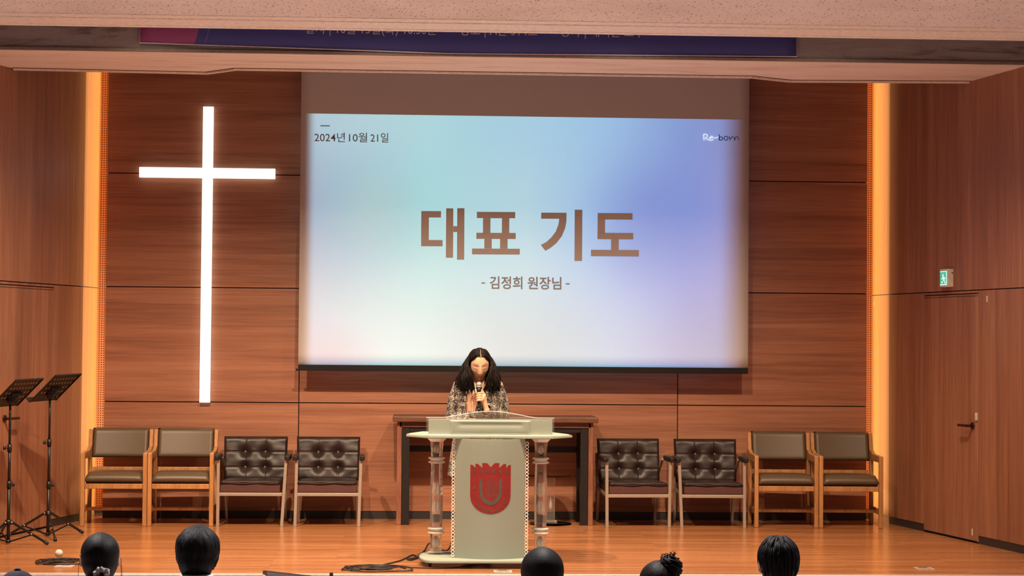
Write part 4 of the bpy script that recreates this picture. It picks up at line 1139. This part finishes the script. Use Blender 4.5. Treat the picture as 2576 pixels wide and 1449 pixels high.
# tweed coat, open in front
t = NT('tweed')
vec = t.coords()
vx = t.n('TexNoise'); vx.inputs['Scale'].default_value = 1.0; vx.inputs['Detail'].default_value = 2.; t.l(t.coords((230, 230, 55)), vx.inputs['Vector'])
vz = t.n('TexNoise'); vz.inputs['Scale'].default_value = 1.0; vz.inputs['Detail'].default_value = 2.; t.l(t.coords((60, 60, 240)), vz.inputs['Vector'])
mx_ = t.math('MAXIMUM', vx.outputs[0], vz.outputs[0])
big = t.math('ADD', t.math('MULTIPLY', t.math('SINE', t.math('MULTIPLY', t.n('SeparateXYZ').outputs[0], 1)), 0), 0)
sp = t.n('SeparateXYZ'); t.l(vec, sp.inputs[0])
plaid = t.math('ADD', t.math('MULTIPLY', t.math('SINE', t.math('MULTIPLY', sp.outputs[0], 118)), .030), t.math('MULTIPLY', t.math('SINE', t.math('MULTIPLY', sp.outputs[2], 118)), .022))
f = t.math('ADD', mx_, plaid)
c = t.ramp(f, [(.515, (.026, .024, .028)), (.565, (.13, .115, .105)), (.625, (.44, .38, .31)), (.74, (.60, .53, .45))])
t.pbr(c, .9, spec=.1, bump=mx_, bump_s=.5, bump_d=.006); M_TWEED = t.m
j = MB(); j.loft([(.575, -.005, .01, .228, .165), (.72, -.003, .008, .212, .155), (.86, 0, .005, .194, .146), (1.0, 0, .0, .172, .131), (1.12, 0, -.004, .172, .131), (1.22, 0, -.004, .175, .127), (1.285, 0, 0, .166, .104), (1.322, 0, .004, .118, .084), (1.345, 0, .008, .078, .070)], 44, 2.25)
jp = [j]
for S, E_, W_ in ((SHL, ELL, WRL), (SHR, ELR, WRR)):
    s = 1 if S.x > 0 else -1
    jp.append(limb([S+Vector((-s*.010, 0, -.008)), S.lerp(E_, .5)+Vector((s*.006, 0, 0)), E_], [.058, .058, .052])); jp.append(limb([E_, E_.lerp(W_, .5), E_.lerp(W_, 1.04)], [.052, .051, .049]))
mj = fuse(jp, .0055, 4)
bm = bmesh.new(); bm.from_mesh(mj)
def opening(z): return .078-.012*smo(1.15, 1.33, z)+.010*smo(1.10, .95, z)
kill = [f_ for f_ in bm.faces if f_.calc_center_median().y < -.045 and abs(f_.calc_center_median().x+.020) < opening(f_.calc_center_median().z) and f_.calc_center_median().z > .60 and
        not ((f_.calc_center_median()-WRL).length < .10 or (f_.calc_center_median()-WRR).length < .10)]
kill += [f_ for f_ in bm.faces if f_.calc_center_median().z > 1.343 and abs(f_.calc_center_median().x) < .075]
kill += [f_ for f_ in bm.faces for W_, E_ in ((WRL, ELL), (WRR, ELR)) if (f_.calc_center_median()-E_).dot((W_-E_).normalized()) > (W_-E_).length*1.03 and (f_.calc_center_median()-W_).length < .09]
kill += [f_ for f_ in bm.faces if f_.calc_center_median().z < .578]
bmesh.ops.delete(bm, geom=list(set(kill)), context='FACES'); bm.to_mesh(mj); bm.free()
ct = bpy.data.objects.new('tweed_coat', mj); COL.objects.link(ct); ct.parent = wm; mj.materials.append(M_TWEED)
m = ct.modifiers.new('thick', 'SOLIDIFY'); m.thickness = .006; m.offset = -1
for p_ in mj.polygons: p_.use_smooth = True
# hair: locks from a centre parting over the temples down to the shoulders
rn = random.Random(21); b = MB()
def scalp(az, el, k=1.05):                                  # az 0 = straight ahead, + to her left
    d = Vector((math.sin(az)*math.cos(el), -math.cos(az)*math.cos(el), math.sin(el)))
    v_ = head_point(d); v_ = Vector((v_.x*k, v_.y*k, v_.z*k)); return HM @ v_
def lock(pts, r0, wav, n=5, seed=0):
    P = smooth_path(pts, n); m_ = len(P); out = []
    ph, ph2 = rn.uniform(0, 6.3), rn.uniform(0, 6.3); fq = rn.uniform(.5, .75)
    for i, p_ in enumerate(P):
        a = wav*smo(.25, 1., i/m_); out.append(p_+Vector((a*math.sin(i*fq+ph), a*math.cos(i*fq+ph2), a*.4*math.sin(i*.4+ph2))))
    b.tube(out, [r0*(.45+.55*smo(0, .3, i/(m_-1)))*(1-.65*smo(.65, 1, i/(m_-1))) for i in range(m_)], 6)
cap = MB()
cap.grid(72, 48, lambda u, v: scalp(-PI+2*PI*u, -PI*.36+(PI*.86)*v, 1.045),
         keep=lambda u, v: (abs(-PI+2*PI*u) > 1.14+.12*math.sin(v*9)) or ((-PI*.36+PI*.86*v) > .72+.34*(1-abs(-PI+2*PI*u)/1.14)**2 - .36*smo(.25, 1.14, abs(-PI+2*PI*u))))
mcap = cap.mesh('tmp'); b.b.from_mesh(mcap); bpy.data.meshes.remove(mcap)
for f_ in b.b.faces: f_.smooth = True
HZ = [(1.555, .030, 1.0, -.09), (1.535, .062, 1.05, -.085), (1.50, .088, 1.02, -.08), (1.46, .108, .92, -.076), (1.42, .126, .66, -.072), (1.38, .140, .50, -.064), (1.34, .151, .36, -.056), (1.30, .155, .30, -.05), (1.265, .148, .26, -.045), (1.240, .128, .24, -.045)]
def hull(u, v):                                            # a bell of hair that the locks lie on, open over the face
    t_ = v*(len(HZ)-1); k = min(int(t_), len(HZ)-2); f_ = t_-k
    z, rx, a0, cy_ = [HZ[k][q]*(1-f_)+HZ[k+1][q]*f_ for q in range(4)]
    a = a0+(2*PI-2*a0)*u; n1 = 1+(.05+.06*v)*noise.noise(Vector((math.sin(a)*4, math.cos(a)*4, v*5)))+.035*math.sin(a*38+4*math.sin(v*9))*smo(.1, .4, v)
    return Vector((.004+rx*math.sin(a)*n1, cy_-(.80*rx+.022)*math.cos(a)*n1, z-.02*v*math.sin(a*23)*.6))
b.grid(150, 30, hull)
for i in range(300):                                       # wavy locks over the bell
    u0, v0, v1 = rn.random(), rn.uniform(.12, .55), rn.uniform(.85, 1.0); u1 = u0+rn.uniform(-.03, .03)
    P = []
    for k in range(6):
        q = hull(max(0, min(1, u0+(u1-u0)*k/5)), v0+(v1-v0)*k/5); d = Vector((q.x, q.y+.06, 0)); d.normalize(); P.append(q+d*(.001+.008*rn.random()*(k > 0)))
    d = Vector((P[-1].x, P[-1].y+.06, 0)).normalized(); P.append(P[-1]+Vector((0, 0, -rn.uniform(.006, .030)))+d*rn.uniform(-.012, .014))
    lock(P, rn.uniform(.0026, .0050), rn.uniform(.004, .010), 4)
for s in (-1, 1):
    N1 = 120
    for i in range(N1):                                       # frame the face
        k = i/(N1-1); el0 = .86+.60*k+rn.uniform(-.04, .04)
        p0 = scalp(s*(.03+.03*rn.random()), el0, 1.04); p1 = scalp(s*(.62+.12*k+rn.uniform(-.05, .05)), .80+.33*k, 1.075+.02*rn.random())
        p2 = scalp(s*(1.24+.14*k+rn.uniform(-.06, .06)), .30+.22*k, 1.10+.05*rn.random()); p3 = scalp(s*(1.42+.2*k), -.18+rn.uniform(-.08, .08), 1.20+.12*rn.random())
        z1 = 1.345+rn.uniform(-.025, .025); z2 = rn.uniform(1.225, 1.29)
        p4 = Vector((s*rn.uniform(.070, .150), rn.uniform(-.13, -.02), z1)); p5 = Vector((s*rn.uniform(.050, .172), rn.uniform(-.150, -.05), z2))
        lock([p0, p1, p2, p3, p4, p5], rn.uniform(.0030, .0052), rn.uniform(.004, .013), 5)
    for i in range(110):                                      # sides and back
        k = i/109; el0 = 1.25+.30*k
        p0 = scalp(s*(.1+.5*k), min(1.5, el0), 1.04); p1 = scalp(s*(1.35+.9*k), .85, 1.07+.02*rn.random()); p2 = scalp(s*(1.55+1.3*k), .28, 1.12+.05*rn.random()); p3 = scalp(s*(1.6+1.4*k), -.25, 1.18+.14*rn.random())
        rad = rn.uniform(.115, .185); aa = 1.30+1.65*k
        p4 = Vector((s*rad*math.sin(aa)*.86, -rad*math.cos(aa)*.6-.01, rn.uniform(1.31, 1.37))); p5 = Vector((s*(rad+rn.uniform(-.02, .012))*math.sin(aa)*.98, -rad*math.cos(aa)*.66-.01, rn.uniform(1.24, 1.31)))
        lock([p0, p1, p2, p3, p4, p5], rn.uniform(.0034, .0060), rn.uniform(.006, .016), 5)
    for i in range(60):                                       # thin flyaway ends
        z0 = rn.uniform(1.27, 1.34); x0_ = s*rn.uniform(.12, .17); p0 = Vector((s*.115, rn.uniform(-.05, .04), z0+.07))
        lock([p0, Vector((x0_, rn.uniform(-.05, .05), z0+.02)), Vector((x0_+s*rn.uniform(-.01, .02), rn.uniform(-.06, .05), z0-.03)), Vector((x0_+s*rn.uniform(-.02, .03), rn.uniform(-.06, .03), z0-rn.uniform(.05, .08)))], .0016, .010, 5)
b.build('hair', M_HAIR, wm)
b = MB()
for s in (-1, 1): b.sphere(HM @ Vector((s*.081, -.030, .036)), (.006, .006, .010), 10, 8)
b.build('hair_clip', plain('silver_clip', (.7, .62, .55), .3, .5), wm)
b = MB(); b.tube([scalp(.02+.05*math.sin(k*1.3), .80+.075*k, 1.062) for k in range(9)], [.0022-.00015*k for k in range(9)], 6); b.build('parting', M_SKIN, wm)
# the microphone she holds
r = thing('microphone', 'black handheld microphone with silver mesh head held at the mouth', 'microphone', (WX, WY, 0))
t = NT('mesh_grille'); v = t.n('TexVoronoi'); v.inputs['Scale'].default_value = 420; t.l(t.coords(), v.inputs['Vector'])
t.pbr(t.ramp(v.outputs['Distance'], [(.2, (.62, .55, .50)), (.6, (.28, .24, .22))]), .35, .6); M_GRILL = t.m
b = MB(); q = b.mark(); b.sphere((0, 0, 0), (.0255, .0255, .0275), 24, 16); rot = MD.to_track_quat('-Z', 'Y').to_matrix().to_4x4(); b.xform(Matrix.Translation(MB0) @ rot, q); b.build('grille', M_GRILL, r)
b = MB(); b.tube([mic(.014), mic(.021)], .0265, 20); b.build('grille_band', plain('dull_silver', (.45, .40, .37), .3, .7), r)
b = MB(); b.tube([mic(.022), mic(.045), mic(.05), mic(.17), mic(.178)], [.0225, .0165, .0150, .0120, .011], 18); b.build('handle', M_BLACK, r)
b = MB(); b.tube([mic(.178), mic(.20)], .0095, 12); b.build('plug', M_RUBBER, r)
b = MB(); b.tube(smooth_path([mic(.19), mic(.235), Vector((-.006, -.235, 1.045)), Vector((-.02, -.21, .99)), Vector((-.08, -.16, .80)), Vector((-.15, -.20, .45)), Vector((-.19, -.02, .42))], 6), .0042, 8); b.build('microphone_cable', M_CABLE, r)

# ------------------------------------------------------------------ the audience, seen from behind
GROUND = -.45
M_SHIRT = plain('white_shirt', (.62, .64, .72), .8); M_SHIRTB = plain('pale_blue_shirt', (.42, .46, .52), .8); M_DARKC = plain('dark_cloth', (.03, .03, .038), .85); M_NAVY = plain('navy_cap_cloth', (.022, .028, .055), .8)
AG = 'audience members seen from behind'
def sitter(label, px_, top_px, y, scale, shirt, hair_top, tilt=0., yaw=0., lean=0.):
    p_ = at(px_, top_px, y); zt = p_.z
    r = thing('person', label, 'person', (p_.x, y, GROUND), yaw, AG)
    hc = Vector((0, .03+lean, zt-GROUND-hair_top*scale)); hm = Matrix.Translation(hc) @ Matrix.Rotation(PI, 4, 'Z') @ Matrix.Rotation(tilt, 4, 'Y') @ Matrix.Scale(scale, 4)
    pt = [head_mb(hm, 64, 48)]
    zs_h = hc.z-.158                                     # shoulder height
    b = MB(); b.loft([(.40, 0, -.02, .17, .13), (.55, 0, -.03, .165, .115), (zs_h-.20, 0, -.02, .165, .11), (zs_h-.06, 0, -.01, .17, .10), (zs_h, 0, 0, .13, .075), (zs_h+.03, 0, .005, .07, .06)], 28, 2.3); pt.append(b)
    pt.append(limb([(0, .0, zs_h-.02), (0, .012, zs_h+.05), hc+Vector((0, -.012, -.05))], [.058, .054, .054]))
    for s in (-1, 1):
        pt.append(limb([(s*.145, 0, zs_h-.05), (s*.150, .05, zs_h-.30), (s*.10, .27, .50)], [.048, .040, .030]))
        pt.append(limb([(s*.09, 0, .46), (s*.11, .22, .47), (s*.11, .44, .46)], [.085, .075, .058])); pt.append(limb([(s*.11, .44, .45), (s*.11, .45, .25), (s*.11, .43, .08)], [.056, .05, .036]))
        pt.append(limb([(s*.11, .41, .045), (s*.115, .50, .038), (s*.12, .60, .025)], [.036, .038, .025]))
        pt.append(limb([(s*.10, .27, .50), (s*.09, .34, .515)], [.032, .026]))
    me = fuse(pt, .008, 2); o = bpy.data.objects.new('body', me); COL.objects.link(o); o.parent = r; me.materials.append(M_SKIN2)
    sh = MB(); sh.loft([(.40, 0, -.02, .185, .145), (.55, 0, -.03, .18, .13), (zs_h-.20, 0, -.02, .18, .125), (zs_h-.06, 0, -.01, .185, .115), (zs_h+.005, 0, 0, .140, .090), (zs_h+.035, 0, .0, .088, .078), (zs_h+.075, 0, -.004, .071, .074), (zs_h+.082, 0, -.004, .064, .066)], 32, 2.3)
    sp = [sh]
    for s in (-1, 1): sp.append(limb([(s*.140, 0, zs_h-.055), (s*.150, .05, zs_h-.30), (s*.10, .25, .505)], [.060, .052, .044]))
    ms = fuse(sp, .008, 2); o = bpy.data.objects.new('shirt', ms); COL.objects.link(o); o.parent = r; ms.materials.append(shirt)
    tr = [limb([(s*.09, -.03, .46), (s*.11, .22, .47), (s*.11, .44, .46)], [.115, .09, .07]) for s in (-1, 1)]+[limb([(s*.11, .445, .45), (s*.11, .455, .25), (s*.11, .43, .09)], [.068, .062, .055]) for s in (-1, 1)]
    mt = fuse(tr, .01, 2); o = bpy.data.objects.new('trousers', mt); COL.objects.link(o); o.parent = r; mt.materials.append(M_DARKC)
    return r, hm, zs_h
def hair_shell(r, hm, kx, ky, kz, keep, bumps=.0, seed=0, up=0., mat=None, locks=0, lk=None):
    """hair grown over the skull; local -y is the face side"""
    b = MB()
    def fn(u, v):
        az, el = (2*PI*u if u < .5 else 2*PI*u-2*PI), -PI*.42+PI*.92*v
        d = Vector((math.sin(az)*math.cos(el), -math.cos(az)*math.cos(el), math.sin(el)))
        nz = noise.noise(Vector((math.sin(az)*3.2+seed, math.cos(az)*3.2, el*1.6)))*.6+noise.noise(Vector((math.sin(az)*9+seed, math.cos(az)*9, el*2.)))*.4
        k = 1+bumps*nz
        hp = head_point(d); hp.x = .0735*d.x*.5+hp.x*.5 if d.z < 0 else hp.x
        w2 = k*(1+.15*math.sin(max(0, el)*2.0))
        return hm @ Vector((hp.x*kx*w2, max(hp.y, .086*d.y-.02)*ky*w2 if d.y > 0 else hp.y*ky*w2, hp.z*kz*k+up*max(0, d.z)))
    b.grid(80, 50, fn, True, keep=lambda u, v: keep((2*PI*u if u < .5 else 2*PI*u-2*PI), -PI*.42+PI*.92*v))
    rn2 = random.Random(seed+1)
    for i in range(locks):
        az = rn2.uniform(-PI, PI); el = rn2.uniform(.1, 1.35)
        if not keep(az, el): continue
        P = []
        for k in range(5):
            e = el-.16*k; d = Vector((math.sin(az)*math.cos(e), -math.cos(az)*math.cos(e), math.sin(e))); hp = head_point(d)
            o_ = (1.0+.03*math.sin(k*.8)+(lk or 0)*(.2 if k == 4 else 0))*(1+.15*math.sin(max(0, e)*2.0))
            P.append(hm @ Vector((hp.x*kx*o_, hp.y*ky*o_, hp.z*kz*(1.0+.03*math.sin(k*.8)))))
        b.tube(smooth_path(P, 2), [.003, .0055, .006, .006, .0055, .005, .004, .003, .001], 5)
    o = b.build('hair', mat or M_HAIRB, r); m_ = o.modifiers.new('thick', 'SOLIDIFY'); m_.thickness = .008; m_.offset = -1
    return o, fn
YA = -9.1
face_side = lambda az: abs(az) < 1.15
# bushy haired man with a white collar
r, hm, zs_ = sitter('person with thick bushy black hair and white collar, in front of the dark tufted chairs', 496, 1323, YA, 1.0, M_SHIRT, .129)
hair_shell(r, hm, 1.15, 1.19, 1.06, lambda az, el: (abs(az) > 2.15 and el > -.80) or (not face_side(az) and el > .02-.2*smo(1.7, 2.15, abs(az))) or el > .55, .075, 3, 0, None, 420, .10)
# woman with a ponytail and a pale scrunchie
r, hm, zs_ = sitter('person with smooth black hair tied in a low ponytail by a pale scrunchie', 253, 1340, YA, .97, M_SHIRT, .120, 0, .18)
hair_shell(r, hm, 1.11, 1.18, 1.02, lambda az, el: (not face_side(az) and el > -.80) or el > .45, .012, 7)
pc = Vector((-.010, -.092, 0)); sz = hm.translation.z-.045
pb = Vector((.004, hm.translation.y-.125, sz)); 
b = MB(); rn = random.Random(2)
for i in range(60):
    a = rn.uniform(0, 2*PI); q = rn.uniform(0, .022); s_ = Vector((q*math.cos(a), q*.8*math.sin(a), 0))
    b.tube(smooth_path([pb+Vector((0, .045, .02))+s_*.7, pb+s_*.5, pb+Vector((-.008, -.018, -.03))+s_*1.2, pb+Vector((-.012, -.02, -.09))+s_*1.6, pb+Vector((-.012, -.012, -.17))+s_*1.3, pb+Vector((-.010, .0, -.25))+s_*.5], 4), [.004]*20+[.001], 5)
b.build('ponytail', M_HAIRB, r)
b = MB()
for k in range(40):
    pass
pts = []
for k in range(28):
    a = 2*PI*k/28; rr = .026+.004*math.sin(k*2.3); pts.append(pb+Vector((rr*math.cos(a), -.006+.005*math.sin(k*1.7), rr*.55*math.sin(a)+.004*math.sin(k*2.9))))
b.tube(pts, [.0105+.0028*math.sin(k*2.1) for k in range(28)], 8, closed=True)
b.build('scrunchie', plain('pale_scrunchie', (.55, .52, .48), .85), r)
b = MB()
for s, x in ((1, .088), (1, .084), (-1, -.084)):
    P = [hm.translation+Vector((x, .03, .0)), hm.translation+Vector((x+s*.006, .02, -.05)), hm.translation+Vector((x+s*.004, .03, -.10)), hm.translation+Vector((x-s*.012, .03, -.125))]
    b.tube(smooth_path(P, 5), .0011, 5)
b.build('loose_strand', M_HAIRB, r)
# person with long straight hair
r, hm, zs_ = sitter('person with long straight glossy black hair in front of the lectern', 1366, 1382, YA, .97, M_DARKC, .128)
hair_shell(r, hm, 1.17, 1.18, 1.10, lambda az, el: not face_side(az) or el > .45, .008, 11)
b = MB(); N_ = 44; hc = hm.translation
rows = [(.095, .050, .062), (.055, .083, .092), (.0, .096, .108), (-.05, .102, .110), (-.11, .110, .105), (-.20, .120, .098), (-.33, .122, .090), (-.42, .112, .080)]
def lh(u, v):
    t_ = v*(len(rows)-1); k = min(int(t_), len(rows)-2); f_ = t_-k; z, rx, ry = [rows[k][q]*(1-f_)+rows[k+1][q]*f_ for q in range(3)]
    a = PI+.35+(PI-.70)*u; wv_ = 1+.018*math.sin(u*60)*smo(.1, .5, v)
    return (hc.x+rx*math.cos(a)*wv_, hc.y+.01+ry*math.sin(a)*wv_, hc.z+z)
b.grid(60, 30, lh); o = b.build('hair_length', M_HAIRB, r); m_ = o.modifiers.new('t', 'SOLIDIFY'); m_.thickness = .012
# person with a messy bun
r, hm, zs_ = sitter('person with dark hair in a messy knot leaning right, between lectern and right chairs', 1655, 1413, YA, .95, M_DARKC, .124, -.18)
hair_shell(r, hm, 1.15, 1.17, 1.10, lambda az, el: not face_side(az) or el > .4, .02, 13, 0, M_HAIR)
b = MB(); c = hm.translation+Vector((.056, -.02, .092)); rn = random.Random(8)
q = b.mark(); b.sphere(c, (.050, .050, .052), 20, 14)
for i in range(70):
    a, e = rn.uniform(0, 6.28), rn.uniform(-.6, 1.4); p0 = c+Vector((.048*math.cos(a)*math.cos(e), .048*math.sin(a)*math.cos(e), .050*math.sin(e)))
    p1 = c+Vector((.053*math.cos(a+.5)*math.cos(e-.2), .053*math.sin(a+.5)*math.cos(e-.2), .055*math.sin(e-.2))); p2 = c+Vector((.050*math.cos(a+1.)*math.cos(e-.4), .050*math.sin(a+1.)*math.cos(e-.4), .050*math.sin(e-.4)))
    b.tube(smooth_path([p0, p1, p2], 4), .004, 5)
b.build('hair_knot', M_HAIR, r)
b = MB()
for i in range(16):
    x = rn.uniform(-.03, .05); p0 = c+Vector((x-.03, rn.uniform(-.02, .02), .035)); b.tube(smooth_path([p0, p0+Vector((rn.uniform(-.015, .015), 0, .018)), p0+Vector((rn.uniform(-.035, .03), 0, rn.uniform(.022, .036)))], 3), [.0014]*6+[.0006], 4)
b.build('flyaway_hair', M_HAIR, r)
# short haired man
r, hm, zs_ = sitter('person with short cropped black hair and ears showing, in front of the right chairs', 1962, 1349, YA, 1.02, M_SHIRTB, .126)
hair_shell(r, hm, 1.09, 1.11, 1.075, lambda az, el: (abs(az) > 1.72 and el > -.72) or (not face_side(az) and el > .12) or el > .55, .030, 17, 0, None, 260, .03)
# person in a navy cap, mostly below the frame
r, hm, zs_ = sitter('person in a navy baseball cap at the lower left corner', 40, 1429, -10.0, 1.0, M_DARKC, .136)
hair_shell(r, hm, 1.08, 1.10, 1.04, lambda az, el: not face_side(az) and -.75 < el < .3, .008, 19)
b = MB(); q = b.mark()
b.grid(48, 16, lambda u, v: Vector((.0905*math.cos(2*PI*u)*math.cos(v*PI/2*.99), .110*math.sin(2*PI*u)*math.cos(v*PI/2*.99), .005+.120*math.sin(v*PI/2*.99)))*(1+.004*math.cos(2*PI*u*6)))
b.xform(hm, q); o = b.build('cap_crown', M_NAVY, r); m_ = o.modifiers.new('t', 'SOLIDIFY'); m_.thickness = .003
b = MB(); b.lathe([(.013, 0), (.012, .005), (.006, .008), (0, .009)], hm.translation+Vector((0, 0, .1235)), 14); b.build('cap_button', M_NAVY, r)
b = MB(); q = b.mark(); b.grid(24, 6, lambda u, v: Vector((.082*math.cos(PI+PI*u)*(1-.04*v), -.055+(.10+.075*v)*math.sin(PI+PI*u)*.62-.04*v*1, .012-.022*v*v+.010*math.cos((u-.5)*2.4)))); b.xform(hm, q); o = b.build('cap_brim', M_NAVY, r); m_ = o.modifiers.new('t', 'SOLIDIFY'); m_.thickness = .004
